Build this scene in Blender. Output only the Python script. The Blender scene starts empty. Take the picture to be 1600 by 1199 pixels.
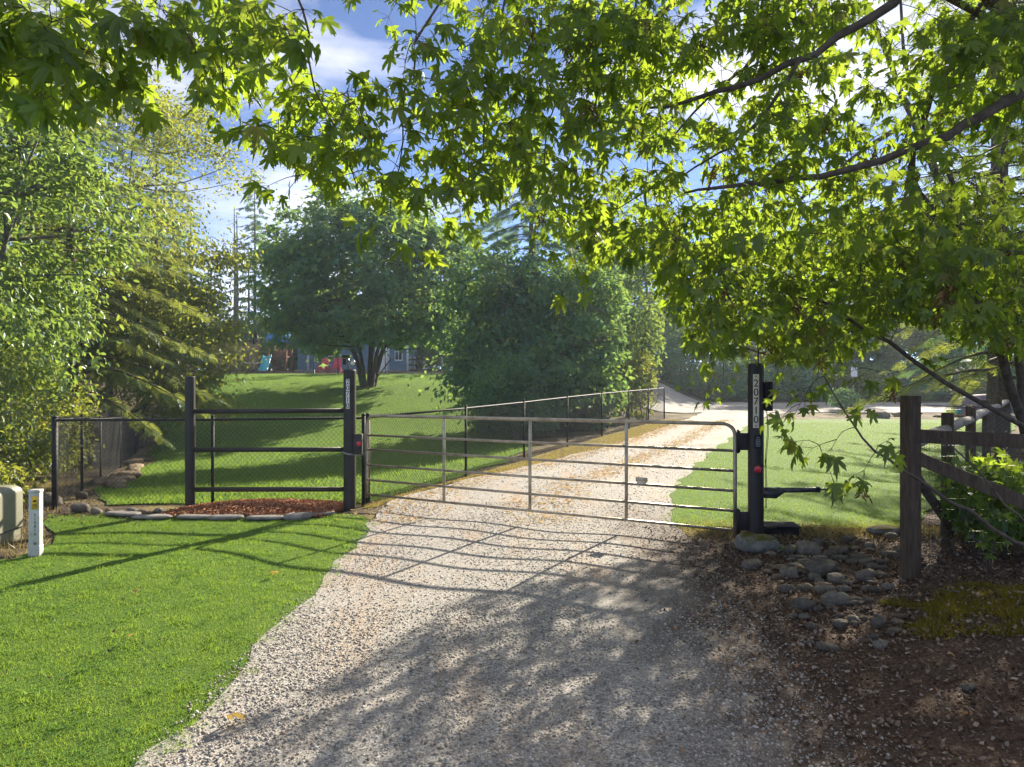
import bpy, bmesh, math, random
import numpy as np
from mathutils import Vector, Matrix, noise as mnoise

# ------------------------------------------------------------------ camera, sky, sun, exposure
sc = bpy.context.scene
COL = sc.collection
R = math.radians
CAMZ, F, CX, HY = 2.07, 1109.0, 800.0, 581.0
cam_d = bpy.data.cameras.new('camera'); cam = bpy.data.objects.new('camera', cam_d); COL.objects.link(cam)
cam.location = (0, 0, CAMZ); cam.rotation_euler = (R(90), 0, 0)
cam_d.sensor_width = 36; cam_d.lens = F/1600*36; cam_d.shift_y = -18.5/1600
cam_d.clip_start = .05; cam_d.clip_end = 2000
sc.camera = cam

SUN_AZ, SUN_EL = R(31), R(25)          # azimuth to the right of the view direction (+Y)
SUN_DIR = Vector((math.sin(SUN_AZ)*math.cos(SUN_EL), math.cos(SUN_AZ)*math.cos(SUN_EL), math.sin(SUN_EL)))
w = bpy.data.worlds.new('World'); sc.world = w; w.use_nodes = True
nt = w.node_tree; nt.nodes.clear()
def N(nt, t, **kw):
    n = nt.nodes.new(t)
    for k, v in kw.items():
        if hasattr(n, k) and not k.startswith('in_'): setattr(n, k, v)
    return n
L = lambda nt, a, b: nt.links.new(a, b)
sky = N(nt, 'ShaderNodeTexSky'); sky.sky_type = 'NISHITA'; sky.sun_disc = False
sky.sun_elevation = SUN_EL; sky.sun_rotation = SUN_AZ
sky.altitude = 1200; sky.air_density = .2; sky.dust_density = 0.0; sky.ozone_density = 3.0
tc = N(nt, 'ShaderNodeTexCoord')
mp = N(nt, 'ShaderNodeMapping'); mp.inputs['Scale'].default_value = (1.2, 1.2, 4.0); mp.inputs['Location'].default_value = (7.3, 2.2, .5); L(nt, tc.outputs['Generated'], mp.inputs['Vector'])
cn = N(nt, 'ShaderNodeTexNoise'); cn.inputs['Scale'].default_value = 1.6; cn.inputs['Detail'].default_value = 7; cn.inputs['Roughness'].default_value = .55
L(nt, mp.outputs[0], cn.inputs['Vector'])
cr = N(nt, 'ShaderNodeValToRGB'); cr.color_ramp.elements[0].position = .455; cr.color_ramp.elements[1].position = .65
L(nt, cn.outputs['Fac'], cr.inputs[0])
cm = N(nt, 'ShaderNodeMath', operation='MULTIPLY'); cm.inputs[1].default_value = .75; L(nt, cr.outputs[0], cm.inputs[0])
cmix = N(nt, 'ShaderNodeMixRGB'); cmix.inputs[2].default_value = (3.6, 3.53, 3.6, 1)
L(nt, cm.outputs[0], cmix.inputs[0]); hs_ = N(nt, 'ShaderNodeHueSaturation'); hs_.inputs['Saturation'].default_value = .95; L(nt, sky.outputs[0], hs_.inputs['Color']); L(nt, hs_.outputs[0], cmix.inputs[1])
bg = N(nt, 'ShaderNodeBackground'); bg.inputs['Strength'].default_value = .15
L(nt, cmix.outputs[0], bg.inputs['Color'])
wo = N(nt, 'ShaderNodeOutputWorld'); L(nt, bg.outputs[0], wo.inputs[0])
sd = bpy.data.lights.new('sun', 'SUN'); sun = bpy.data.objects.new('sun', sd); COL.objects.link(sun)
sd.energy = 5.0; sd.angle = R(.55); sd.color = (1, .89, .72)
sun.rotation_euler = SUN_DIR.to_track_quat('Z', 'Y').to_euler(); sun.location = (20, 30, 40)
vs = sc.view_settings; vs.view_transform = 'Standard'; vs.look = 'None'; vs.exposure = 1.7; vs.gamma = 1; vs.use_curve_mapping = False
sc.render.engine = 'CYCLES'
cy = sc.cycles
cy.max_bounces = 8; cy.diffuse_bounces = 5; cy.glossy_bounces = 2; cy.transmission_bounces = 4; cy.transparent_max_bounces = 6; cy.volume_bounces = 0
cy.use_denoising = True; cy.caustics_reflective = False; cy.caustics_refractive = False
cy.sample_clamp_indirect = 6

rng = np.random.default_rng(7); random.seed(7)

# ------------------------------------------------------------------ helpers
def P(px, py, d):
    return np.array([(px-CX)/F*d, d, CAMZ-(py-HY)/F*d])
def proj(p):
    p = np.atleast_2d(p)
    return CX+F*p[:, 0]/p[:, 1], HY+F*(CAMZ-p[:, 2])/p[:, 1]

def mesh_np(name, chunks, smooth=False, attr=None):
    """chunks: list of (V, F); F an (m,k) array or a list of index tuples"""
    Vs, loops, totals, off = [], [], [], 0
    for V, Fc in chunks:
        V = np.asarray(V, float); Vs.append(V)
        if isinstance(Fc, np.ndarray):
            if len(Fc):
                loops.append((Fc+off).ravel()); totals.append(np.full(len(Fc), Fc.shape[1]))
        else:
            for f in Fc:
                loops.append(np.array(f)+off); totals.append(np.array([len(f)]))
        off += len(V)
    V = np.concatenate(Vs); lp = np.concatenate(loops).astype(np.int32); tot = np.concatenate(totals).astype(np.int32)
    me = bpy.data.meshes.new(name)
    me.vertices.add(len(V)); me.vertices.foreach_set('co', V.astype(np.float32).ravel())
    me.loops.add(len(lp)); me.loops.foreach_set('vertex_index', lp)
    me.polygons.add(len(tot))
    st = np.concatenate([[0], np.cumsum(tot)[:-1]]).astype(np.int32)
    me.polygons.foreach_set('loop_start', st)
    if smooth: me.polygons.foreach_set('use_smooth', np.ones(len(tot), bool))
    if attr is not None:
        a = me.attributes.new('leafco', 'FLOAT_VECTOR', 'POINT'); a.data.foreach_set('vector', attr.astype(np.float32).ravel())
    me.update(calc_edges=True)
    return me

def link(o, parent=None):
    COL.objects.link(o)
    if parent is not None: o.parent = parent
    return o
def mk(name, chunks, mat, parent=None, smooth=False, attr=None, kind=None, label=None):
    """mesh object from world-space chunks; a child gets coordinates relative to its parents"""
    if isinstance(chunks, tuple): chunks = [chunks]
    off = np.zeros(3); p = parent
    while p is not None:
        off += np.array(p.location); p = p.parent
    chunks = [(np.asarray(V, float)-off, Fc) for V, Fc in chunks]
    o = bpy.data.objects.new(name, mesh_np(name, chunks, smooth, attr))
    o.data.materials.append(mat); link(o, parent)
    if kind: o['kind'] = kind
    if label: o['label'] = label
    return o
def mk0(name, chunks, mat, label, cat, group=None, smooth=False):
    """a thing that is one mesh: origin moved to its base"""
    if isinstance(chunks, tuple): chunks = [chunks]
    V = np.concatenate([np.asarray(c[0], float) for c in chunks])
    base = np.array([(V[:, 0].min()+V[:, 0].max())/2, (V[:, 1].min()+V[:, 1].max())/2, V[:, 2].min()])
    o = bpy.data.objects.new(name, mesh_np(name, [(np.asarray(a, float)-base, f) for a, f in chunks], smooth))
    o.location = base; o.data.materials.append(mat); link(o)
    return tag(o, label, cat, group)
def tag(o, label, cat, group=None):
    o['label'] = label; o['category'] = cat
    if group: o['group'] = group
    return o
def thing(name, loc, label, cat, group=None):
    o = bpy.data.objects.new(name, None); o.empty_display_size = .2; o.location = loc; link(o)
    return tag(o, label, cat, group)
def copy_tree(o, parent=None):
    c = o.copy(); link(c, parent)
    for ch in list(o.children): copy_tree(ch, c)
    return c

def rotz(a):
    c, s = math.cos(a), math.sin(a); return np.array([[c, -s, 0], [s, c, 0], [0, 0, 1.]])
def box(c, s, rz=0, bevel=0, tilt=None):
    bm = bmesh.new(); bmesh.ops.create_cube(bm, size=1)
    for v in bm.verts: v.co = Vector((v.co.x*s[0], v.co.y*s[1], v.co.z*s[2]))
    if bevel: bmesh.ops.bevel(bm, geom=bm.edges[:], offset=bevel, segments=2, affect='EDGES', profile=.6)
    bm.verts.index_update()
    V = np.array([v.co[:] for v in bm.verts]); Fc = [tuple(v.index for v in f.verts) for f in bm.faces]; bm.free()
    if tilt is not None: V = V @ np.array(tilt).T
    return V @ rotz(rz).T + np.array(c), Fc
def frame_of(d):
    d = np.asarray(d, float); d = d/np.linalg.norm(d)
    up = np.array([0, 0, 1.]) if abs(d[2]) < .9 else np.array([1., 0, 0])
    a = np.cross(up, d); a /= np.linalg.norm(a); return d, a, np.cross(d, a)
def tube(pts, rad, sides=6, caps=True):
    pts = np.asarray(pts, float); n = len(pts)
    rad = np.full(n, rad) if np.isscalar(rad) else np.asarray(rad, float)
    tan = np.gradient(pts, axis=0); _, a, b = frame_of(tan[0])
    ang = np.linspace(0, 2*np.pi, sides, endpoint=False)
    V = []
    for i in range(n):
        t = tan[i]/(np.linalg.norm(tan[i])+1e-9)
        a = a-t*np.dot(a, t); a /= np.linalg.norm(a)+1e-9; b = np.cross(t, a)
        V.append(pts[i]+rad[i]*(np.cos(ang)[:, None]*a+np.sin(ang)[:, None]*b))
    V = np.concatenate(V)
    i = np.arange(n-1)[:, None]*sides; j = np.arange(sides)[None]; k = (j+1) % sides
    Fq = np.stack([i+j, i+k, i+sides+k, i+sides+j], -1).reshape(-1, 4)
    if not caps: return V, Fq
    return V, [tuple(f) for f in Fq]+[tuple(range(sides))[::-1], tuple(range((n-1)*sides, n*sides))]
def tubeq(pts, rad, sides=5): return tube(pts, rad, sides, False)
def smooth_path(pts, n=8, sag=0):
    pts = np.asarray(pts, float); t = np.linspace(0, len(pts)-1, n)
    out = []
    m = np.gradient(pts, axis=0)
    for u in t:
        i = min(int(u), len(pts)-2); f = u-i
        h00 = 2*f**3-3*f**2+1; h10 = f**3-2*f**2+f; h01 = -2*f**3+3*f**2; h11 = f**3-f**2
        out.append(h00*pts[i]+h10*m[i]+h01*pts[i+1]+h11*m[i+1])
    return np.array(out)
def ngon(p, F0): return p, F0
def scatter(tV, tF, pos, rot, scale):
    """tV (n,3) template, tF (m,k); pos (N,3); rot (N,3,3); scale (N,) or (N,3)"""
    tV = np.asarray(tV, float); n = len(tV); Nn = len(pos)
    s = np.asarray(scale, float)
    T = tV[None]*(s[:, None, None] if s.ndim == 1 else s[:, None, :])
    V = np.einsum('nij,nkj->nki', rot, T)+pos[:, None]
    Fc = (np.asarray(tF)[None]+(np.arange(Nn)*n)[:, None, None]).reshape(-1, np.asarray(tF).shape[1])
    return V.reshape(-1, 3), Fc
def rots(xdir, nrm):
    """rotation matrices whose local x = xdir, local z close to nrm"""
    x = xdir/np.linalg.norm(xdir, axis=1, keepdims=True)
    y = np.cross(nrm, x); y /= np.linalg.norm(y, axis=1, keepdims=True)+1e-9
    z = np.cross(x, y)
    return np.stack([x, y, z], -1)
def randdir(n, zs=1.0):
    v = rng.normal(size=(n, 3)); v[:, 2] *= zs; return v/np.linalg.norm(v, axis=1, keepdims=True)
def sstep(a, b, x):
    t = np.clip((np.asarray(x, float)-a)/(b-a), 0, 1); return t*t*(3-2*t)

# ------------------------------------------------------------------ materials
def mat(name, build):
    m = bpy.data.materials.new(name); m.use_nodes = True; t = m.node_tree; t.nodes.clear()
    out = N(t, 'ShaderNodeOutputMaterial'); build(t, out); return m
def ramp(t, fac, stops, interp='LINEAR'):
    r = N(t, 'ShaderNodeValToRGB'); e = r.color_ramp.elements; r.color_ramp.interpolation = interp
    while len(e) < len(stops): e.new(.5)
    for el, (p, c) in zip(e, stops): el.position = p; el.color = (*c, 1)
    L(t, fac, r.inputs[0]); return r.outputs[0]
def noise(t, scale, detail=4, rough=.6, vec=None, stretch=None):
    n = N(t, 'ShaderNodeTexNoise'); n.inputs['Scale'].default_value = scale; n.inputs['Detail'].default_value = detail; n.inputs['Roughness'].default_value = rough
    if vec is None:
        vec = N(t, 'ShaderNodeNewGeometry').outputs['Position']
    if stretch:
        m = N(t, 'ShaderNodeMapping'); m.inputs['Scale'].default_value = stretch[:3]
        if len(stretch) > 3: m.inputs['Rotation'].default_value = (0, 0, stretch[3])
        L(t, vec, m.inputs['Vector']); vec = m.outputs[0]
    L(t, vec, n.inputs['Vector']); return n.outputs['Fac']
def mixc(t, fac, a, b, mode='MIX'):
    m = N(t, 'ShaderNodeMixRGB'); m.blend_type = mode
    for i, v in ((0, fac), (1, a), (2, b)):
        if isinstance(v, (int, float)): m.inputs[i].default_value = v
        elif isinstance(v, tuple): m.inputs[i].default_value = (*v, 1)
        else: L(t, v, m.inputs[i])
    return m.outputs[0]
def bump(t, h, strength=.4, dist=.01):
    b = N(t, 'ShaderNodeBump'); b.inputs['Strength'].default_value = strength; b.inputs['Distance'].default_value = dist
    L(t, h, b.inputs['Height']); return b.outputs[0]
def prin(t, out, col, rough=.7, metal=0, spec=.3, nrm=None):
    p = N(t, 'ShaderNodeBsdfPrincipled')
    if isinstance(col, tuple): p.inputs['Base Color'].default_value = (*col, 1)
    else: L(t, col, p.inputs['Base Color'])
    if isinstance(rough, (int, float)): p.inputs['Roughness'].default_value = rough
    else: L(t, rough, p.inputs['Roughness'])
    p.inputs['Metallic'].default_value = metal; p.inputs['Specular IOR Level'].default_value = spec
    if nrm is not None: L(t, nrm, p.inputs['Normal'])
    L(t, p.outputs[0], out.inputs[0]); return p
def worn(name, a, b, scale=6, rough=.6, metal=0, bscale=60, bs=.2, spec=.3):
    def f(t, out):
        n = noise(t, scale, 6, .65)
        c = ramp(t, n, [(.35, a), (.65, b)])
        prin(t, out, c, rough, metal, spec, bump(t, noise(t, bscale, 3), bs, .004))
    return mat(name, f)
def leafmat(name, stops, tcol, tf=.45, gloss=.06, veins=False, rough=.4, patch=0):
    """diffuse + translucent leaf with a colour per leaf (random per island)"""
    def f(t, out):
        g = N(t, 'ShaderNodeNewGeometry'); oi = N(t, 'ShaderNodeObjectInfo')
        ad = N(t, 'ShaderNodeMath', operation='ADD'); L(t, g.outputs['Random Per Island'], ad.inputs[0]); L(t, oi.outputs['Random'], ad.inputs[1])
        fr = N(t, 'ShaderNodeMath', operation='FRACT'); L(t, ad.outputs[0], fr.inputs[0])
        c = ramp(t, fr.outputs[0], stops)
        tc_ = mixc(t, .35, tcol, c)
        tc_ = mixc(t, fr.outputs[0], tc_, mixc(t, .5, tc_, (.30, .36, .03)))
        if patch:
            pn = ramp(t, noise(t, patch, 5, .65), [(.3, (.62, .66, .62)), (.5, (1, 1, 1)), (.7, (1.3, 1.12, .85))])
            c = mixc(t, 1.0, c, pn, 'MULTIPLY'); tc_ = mixc(t, 1.0, tc_, pn, 'MULTIPLY')
        if veins:
            at = N(t, 'ShaderNodeAttribute'); at.attribute_name = 'leafco'
            sx = N(t, 'ShaderNodeSeparateXYZ'); L(t, at.outputs['Vector'], sx.inputs[0])
            last = None
            for a in (0, 42, -42, 95, -95):
                ca, sa = math.cos(R(a)), math.sin(R(a))
                def lin(p, q):
                    m1 = N(t, 'ShaderNodeMath', operation='MULTIPLY'); L(t, sx.outputs[0], m1.inputs[0]); m1.inputs[1].default_value = p
                    m2 = N(t, 'ShaderNodeMath', operation='MULTIPLY_ADD'); L(t, sx.outputs[1], m2.inputs[0]); m2.inputs[1].default_value = q; L(t, m1.outputs[0], m2.inputs[2])
                    return m2.outputs[0]
                al = lin(ca, sa); pe = lin(-sa, ca)
                ab = N(t, 'ShaderNodeMath', operation='ABSOLUTE'); L(t, pe, ab.inputs[0])
                lt = N(t, 'ShaderNodeMath', operation='LESS_THAN'); L(t, ab.outputs[0], lt.inputs[0]); lt.inputs[1].default_value = .012
                gt = N(t, 'ShaderNodeMath', operation='GREATER_THAN'); L(t, al, gt.inputs[0]); gt.inputs[1].default_value = 0
                m = N(t, 'ShaderNodeMath', operation='MULTIPLY'); L(t, lt.outputs[0], m.inputs[0]); L(t, gt.outputs[0], m.inputs[1])
                if last is None: last = m.outputs[0]
                else:
                    mm = N(t, 'ShaderNodeMath', operation='MAXIMUM'); L(t, last, mm.inputs[0]); L(t, m.outputs[0], mm.inputs[1]); last = mm.outputs[0]
            vm = N(t, 'ShaderNodeMath', operation='MULTIPLY'); L(t, last, vm.inputs[0]); vm.inputs[1].default_value = .45
            c = mixc(t, vm.outputs[0], c, (.22, .28, .08))
            tc_ = mixc(t, vm.outputs[0], tc_, (.16, .22, .03))
            bl = noise(t, 9, 3, .6)
            c = mixc(t, ramp(t, bl, [(.62, (0, 0, 0)), (.75, (.35, .35, .35))]), c, (.13, .08, .02))
        d = N(t, 'ShaderNodeBsdfDiffuse'); L(t, c, d.inputs[0])
        tr = N(t, 'ShaderNodeBsdfTranslucent'); L(t, tc_, tr.inputs[0])
        mx = N(t, 'ShaderNodeMixShader'); mx.inputs[0].default_value = tf; L(t, d.outputs[0], mx.inputs[1]); L(t, tr.outputs[0], mx.inputs[2])
        gl = N(t, 'ShaderNodeBsdfGlossy'); gl.inputs['Roughness'].default_value = rough; gl.inputs['Color'].default_value = (.85, .95, 1, 1)
        mg = N(t, 'ShaderNodeMixShader'); mg.inputs[0].default_value = gloss; L(t, mx.outputs[0], mg.inputs[1]); L(t, gl.outputs[0], mg.inputs[2])
        L(t, mg.outputs[0], out.inputs[0])
    return mat(name, f)
def island(name, stops, rough=.8, spec=.25, bs=0, sc_=60, interp='LINEAR'):
    """opaque small pieces (pebbles, chips, dead leaves), one colour per piece"""
    def f(t, out):
        g = N(t, 'ShaderNodeNewGeometry'); oi = N(t, 'ShaderNodeObjectInfo')
        ad = N(t, 'ShaderNodeMath', operation='ADD'); L(t, g.outputs['Random Per Island'], ad.inputs[0]); L(t, oi.outputs['Random'], ad.inputs[1])
        fr = N(t, 'ShaderNodeMath', operation='FRACT'); L(t, ad.outputs[0], fr.inputs[0])
        c = ramp(t, fr.outputs[0], stops, interp)
        n = noise(t, sc_, 5)
        c = mixc(t, .5, c, ramp(t, n, [(.3, (.35, .35, .35)), (.7, (1, 1, 1))]), 'MULTIPLY')
        prin(t, out, c, rough, 0, spec, bump(t, n, bs, .01) if bs else None)
    return mat(name, f)

M = {}
M['maple'] = leafmat('bigleaf_maple_leaf', [(0, (.05, .085, .012)), (.45, (.08, .125, .018)), (.86, (.11, .15, .022)), (1, (.19, .13, .035))], (.50, .72, .04), .57, .02, veins=True)
M['left_leaf'] = leafmat('glossy_alder_leaf', [(0, (.045, .095, .035)), (.5, (.085, .15, .05)), (1, (.15, .20, .06))], (.38, .58, .09), .45, .03, rough=.35, patch=1.2)
M['shrub_leaf'] = leafmat('shrub_leaf', [(0, (.03, .07, .02)), (.6, (.07, .12, .025)), (1, (.14, .15, .03))], (.42, .50, .05), .45, .04)
M['yellow_leaf'] = leafmat('yellowing_leaf', [(0, (.08, .13, .03)), (.6, (.16, .18, .035)), (1, (.25, .2, .05))], (.5, .54, .06), .5, .03)
M['mid_leaf'] = leafmat('vine_maple_leaf', [(0, (.028, .12, .10)), (.6, (.06, .175, .125)), (1, (.13, .22, .07))], (.38, .62, .10), .42, .02, patch=.9)
M['far_leaf'] = leafmat('far_leaf', [(0, (.045, .11, .07)), (.6, (.075, .15, .065)), (1, (.12, .18, .05))], (.40, .54, .07), .42, .02)
M['needle'] = leafmat('fir_needle', [(0, (.04, .085, .04)), (.6, (.075, .12, .045)), (1, (.14, .16, .05))], (.5, .55, .09), .42, .02)
M['needle_dark'] = leafmat('hemlock_needle', [(0, (.03, .11, .09)), (.6, (.055, .15, .115)), (1, (.10, .18, .10))], (.28, .48, .15), .34, .02)
M['dead_branch'] = worn('dead_branch_bark', (.10, .085, .07), (.2, .18, .15), 8, .9)
M['seed'] = island('maple_seed', [(0, (.10, .05, .015)), (.6, (.2, .11, .03)), (1, (.3, .2, .06))], .8)
M['bark'] = worn('bark_brown', (.055, .04, .03), (.12, .095, .07), 14, .9, bscale=40, bs=.6)
M['bark_grey'] = worn('bark_grey', (.09, .085, .08), (.2, .19, .17), 10, .9, bscale=40, bs=.5)
M['grass'] = leafmat('lawn_grass_blade', [(0, (.085, .165, .03)), (.5, (.125, .23, .042)), (.9, (.17, .275, .055)), (1, (.32, .29, .12))], (.34, .56, .07), .42, .01, patch=5)
M['clover'] = leafmat('clover_leaf', [(0, (.05, .13, .03)), (1, (.09, .19, .05))], (.3, .5, .08), .4, .02)
M['dry_grass'] = leafmat('dry_grass_blade', [(0, (.2, .14, .05)), (.5, (.32, .24, .10)), (1, (.22, .22, .06))], (.45, .33, .12), .4, .02)
M['plant'] = leafmat('young_plant_leaf', [(0, (.06, .12, .02)), (1, (.11, .19, .03))], (.5, .7, .05), .55, .03, veins=True)
M['moss'] = leafmat('moss', [(0, (.11, .095, .014)), (.6, (.19, .15, .022)), (1, (.27, .19, .035))], (.25, .22, .02), .3, .0)

M['dryleaf'] = leafmat('dry_yellow_leaf', [(0, (.42, .22, .06)), (1, (.55, .33, .10))], (.6, .35, .10), .35, .03)
def f_ground(t, out):
    n1 = noise(t, .8, 5); n2 = noise(t, 25, 6, .7)
    a = ramp(t, n2, [(.3, (.035, .026, .018)), (.55, (.085, .065, .045)), (.75, (.17, .14, .10))])
    b = ramp(t, n2, [(.3, (.10, .08, .035)), (.7, (.26, .21, .10))])
    c = mixc(t, ramp(t, n1, [(.48, (0, 0, 0)), (.62, (1, 1, 1))]), a, b)
    prin(t, out, c, .95, 0, .1, bump(t, n2, .8, .03))
M['ground'] = mat('forest_floor', f_ground)
def f_litter(t, out):
    n2 = noise(t, 38, 6, .75); n1 = noise(t, 3, 4)
    a = ramp(t, n2, [(.3, (.06, .038, .025)), (.5, (.13, .088, .06)), (.72, (.25, .19, .14))])
    c = mixc(t, n1, a, mixc(t, 1.0, a, (.7, .62, .6), 'MULTIPLY'))
    prin(t, out, c, .9, 0, .15, bump(t, n2, 1, .03))
M['litter_soil'] = mat('litter_soil', f_litter)
def f_lawn(t, out):
    n1 = noise(t, 1.2, 4); n2 = noise(t, 70, 6, .75)
    c = ramp(t, n2, [(.3, (.055, .10, .018)), (.55, (.11, .20, .035)), (.75, (.17, .26, .05))])
    c = mixc(t, ramp(t, n1, [(.4, (0, 0, 0)), (.7, (.5, .5, .5))]), c, mixc(t, 1.0, c, (1.25, 1.05, .8), 'MULTIPLY'))
    prin(t, out, c, .9, 0, .1, bump(t, n2, 1, .03))
M['lawn'] = mat('lawn_turf', f_lawn)
def f_gravel(t, out, dirt=False):
    pos = N(t, 'ShaderNodeNewGeometry').outputs['Position']
    v = N(t, 'ShaderNodeTexVoronoi'); v.inputs['Scale'].default_value = 75; L(t, pos, v.inputs['Vector'])
    sp = N(t, 'ShaderNodeSeparateColor'); L(t, v.outputs['Color'], sp.inputs[0])
    c = ramp(t, sp.outputs[0], [(0, (.10, .095, .09)), (.3, (.20, .188, .17)), (.65, (.30, .28, .25)), (.9, (.40, .38, .355)), (1, (.50, .49, .47))])
    n1 = noise(t, 1.1, 5, .65, stretch=(1.6, .28, 1, R(-24)))
    n3 = noise(t, 30, 5, .7)
    sxp = N(t, 'ShaderNodeSeparateXYZ'); L(t, pos, sxp.inputs[0])
    need = ramp(t, n1, [(.5, (0, 0, 0)), (.66, (.5, .5, .5))])
    c = mixc(t, need, c, ramp(t, n3, [(.3, (.27, .14, .06)), (.7, (.46, .30, .16))]))
    c = mixc(t, ramp(t, noise(t, .9, 4), [(.42, (.05, .05, .05)), (.68, (.6, .6, .6))]), c, ramp(t, noise(t, 120, 3), [(.3, (.245, .225, .20)), (.7, (.41, .385, .345))]))
    if dirt:
        at = N(t, 'ShaderNodeAttribute'); at.attribute_name = 'leafco'; sx = N(t, 'ShaderNodeSeparateXYZ'); L(t, at.outputs['Vector'], sx.inputs[0])
        ad = N(t, 'ShaderNodeMath', operation='MULTIPLY_ADD'); L(t, noise(t, 2.2, 6, .7), ad.inputs[0]); ad.inputs[1].default_value = .55; L(t, sx.outputs[0], ad.inputs[2])
        yy = N(t, 'ShaderNodeSeparateXYZ'); L(t, pos, yy.inputs[0]); lt = N(t, 'ShaderNodeMapRange'); L(t, yy.outputs[1], lt.inputs[0]); lt.inputs[1].default_value = 8.5; lt.inputs[2].default_value = 11; lt.inputs[3].default_value = 1; lt.inputs[4].default_value = 0
        f1 = ramp(t, ad.outputs[0], [(.94, (0, 0, 0)), (1, (1, 1, 1))]) if False else None
        mr = N(t, 'ShaderNodeMapRange'); L(t, ad.outputs[0], mr.inputs[0]); mr.inputs[1].default_value = .98; mr.inputs[2].default_value = 1.2
        mm = N(t, 'ShaderNodeMath', operation='MULTIPLY'); L(t, mr.outputs[0], mm.inputs[0]); L(t, lt.outputs[0], mm.inputs[1])
        soil = ramp(t, noise(t, 38, 6, .75), [(.3, (.035, .022, .015)), (.5, (.08, .055, .040)), (.72, (.17, .135, .105))])
        c = mixc(t, mm.outputs[0], c, soil)
    prin(t, out, c, .9, 0, .2, bump(t, v.outputs['Distance'], .45, .008))
M['driveway'] = mat('driveway_gravel', lambda t, o: f_gravel(t, o, True))
M['gravel'] = mat('gravel', f_gravel)
M['pebble'] = island('gravel_stone', [(0, (.13, .125, .115)), (.2, (.25, .238, .218)), (.42, (.36, .335, .295)), (.62, (.32, .275, .225)), (.8, (.43, .40, .355)), (.93, (.54, .52, .48)), (1, (.26, .18, .13))], .85, .25, sc_=90)
def f_rock(t, out, a, b):
    tcx = N(t, 'ShaderNodeTexCoord').outputs['Object']; oi = N(t, 'ShaderNodeObjectInfo').outputs['Random']
    n1 = noise(t, 1.6, 6, .7, vec=tcx); n2 = noise(t, 14, 5, .75, vec=tcx); n3 = noise(t, 3.2, 4, .6)
    c = ramp(t, n1, [(.3, a), (.7, b)]); c = mixc(t, .75, c, ramp(t, n2, [(.3, (.4, .4, .38)), (.7, (1.3, 1.28, 1.22))]), 'MULTIPLY')
    c = mixc(t, 1.0, c, ramp(t, oi, [(0, (.8, .76, .72)), (.5, (1.15, 1.1, 1.04)), (1, (1.55, 1.5, 1.42))]), 'MULTIPLY')
    c = mixc(t, ramp(t, n3, [(.60, (0, 0, 0)), (.72, (.6, .6, .6))]), c, (.075, .068, .025))
    prin(t, out, c, .9, 0, .12, bump(t, n2, .9, .02))
M['rock'] = mat('river_rock', lambda t, o: f_rock(t, o, (.10, .093, .082), (.235, .22, .195)))
M['rock_tan'] = mat('river_rock_tan', lambda t, o: f_rock(t, o, (.12, .095, .07), (.26, .215, .165)))
def f_mossrock(t, out):
    n = noise(t, 7, 6); g = N(t, 'ShaderNodeNewGeometry'); sp = N(t, 'ShaderNodeSeparateXYZ'); L(t, g.outputs['Normal'], sp.inputs[0])
    c = ramp(t, n, [(.35, (.10, .10, .085)), (.65, (.23, .22, .2))])
    m = N(t, 'ShaderNodeMath', operation='MULTIPLY'); L(t, sp.outputs[2], m.inputs[0]); L(t, noise(t, 9, 5), m.inputs[1])
    c = mixc(t, ramp(t, m.outputs[0], [(.33, (0, 0, 0)), (.48, (1, 1, 1))]), c, (.085, .075, .012))
    prin(t, out, c, .95, 0, .1, bump(t, noise(t, 45, 5), .8, .02))
M['moss_rock'] = mat('mossy_boulder', f_mossrock)
M['slab'] = worn('edging_slab', (.12, .11, .095), (.26, .245, .22), 7, .85, bscale=50, bs=.4)
M['litter'] = island('dead_leaf', [(0, (.05, .03, .02)), (.25, (.11, .068, .042)), (.5, (.19, .13, .088)), (.75, (.28, .215, .165)), (.95, (.36, .31, .255)), (1, (.36, .16, .045))], .95, .06, sc_=40)
M['chip'] = island('bark_mulch_chip', [(0, (.24, .085, .04)), (.5, (.40, .17, .08)), (1, (.55, .30, .16))], .85, .2)
M['mulch'] = worn('mulch_bed_soil', (.08, .025, .012), (.2, .075, .035), 40, .95, bscale=60, bs=1)
M['needles'] = leafmat('fallen_needle', [(0, (.42, .24, .10)), (1, (.60, .40, .20))], (.6, .4, .2), .3, .0)
M['black_post'] = worn('dark_bronze_paint', (.014, .012, .011), (.028, .024, .021), 5, .5, .0, 90, .12, .35)
M['black'] = worn('black_vinyl_coating', (.012, .012, .013), (.03, .03, .03), 20, .65, 0, 60, .1, .2)
M['wire'] = worn('coated_wire', (.035, .035, .037), (.06, .06, .062), 20, .5, .1, 60, 0, .3)
M['galv'] = worn('weathered_galvanised_tube', (.20, .165, .115), (.40, .345, .26), 5, .42, .75, 70, .1, .5)
M['chain'] = worn('galvanised_chain', (.25, .25, .25), (.4, .4, .4), 20, .4, .9)
M['plastic'] = worn('black_plastic', (.012, .012, .014), (.03, .03, .032), 10, .8, 0, 50, .05, .15)
M['actuator'] = worn('dark_grey_painted_steel', (.02, .022, .026), (.075, .075, .08), 14, .4, .3, 50, .15, .5)
M['rod'] = worn('steel_rod', (.10, .11, .12), (.18, .19, .2), 14, .35, .7)
M['red'] = mat('red_reflector', lambda t, o: prin(t, o, ramp(t, noise(t, 150, 2), [(.4, (.40, .008, .02)), (.6, (.6, .02, .045))]), .25, 0, .6))
M['white_plate'] = worn('white_plate', (.62, .60, .55), (.74, .72, .68), 20, .5)
M['cream_plate'] = worn('cream_plate', (.60, .52, .36), (.72, .64, .47), 20, .45)
M['ink'] = worn('black_ink', (.008, .008, .008), (.015, .015, .015), 20, .5)
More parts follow.
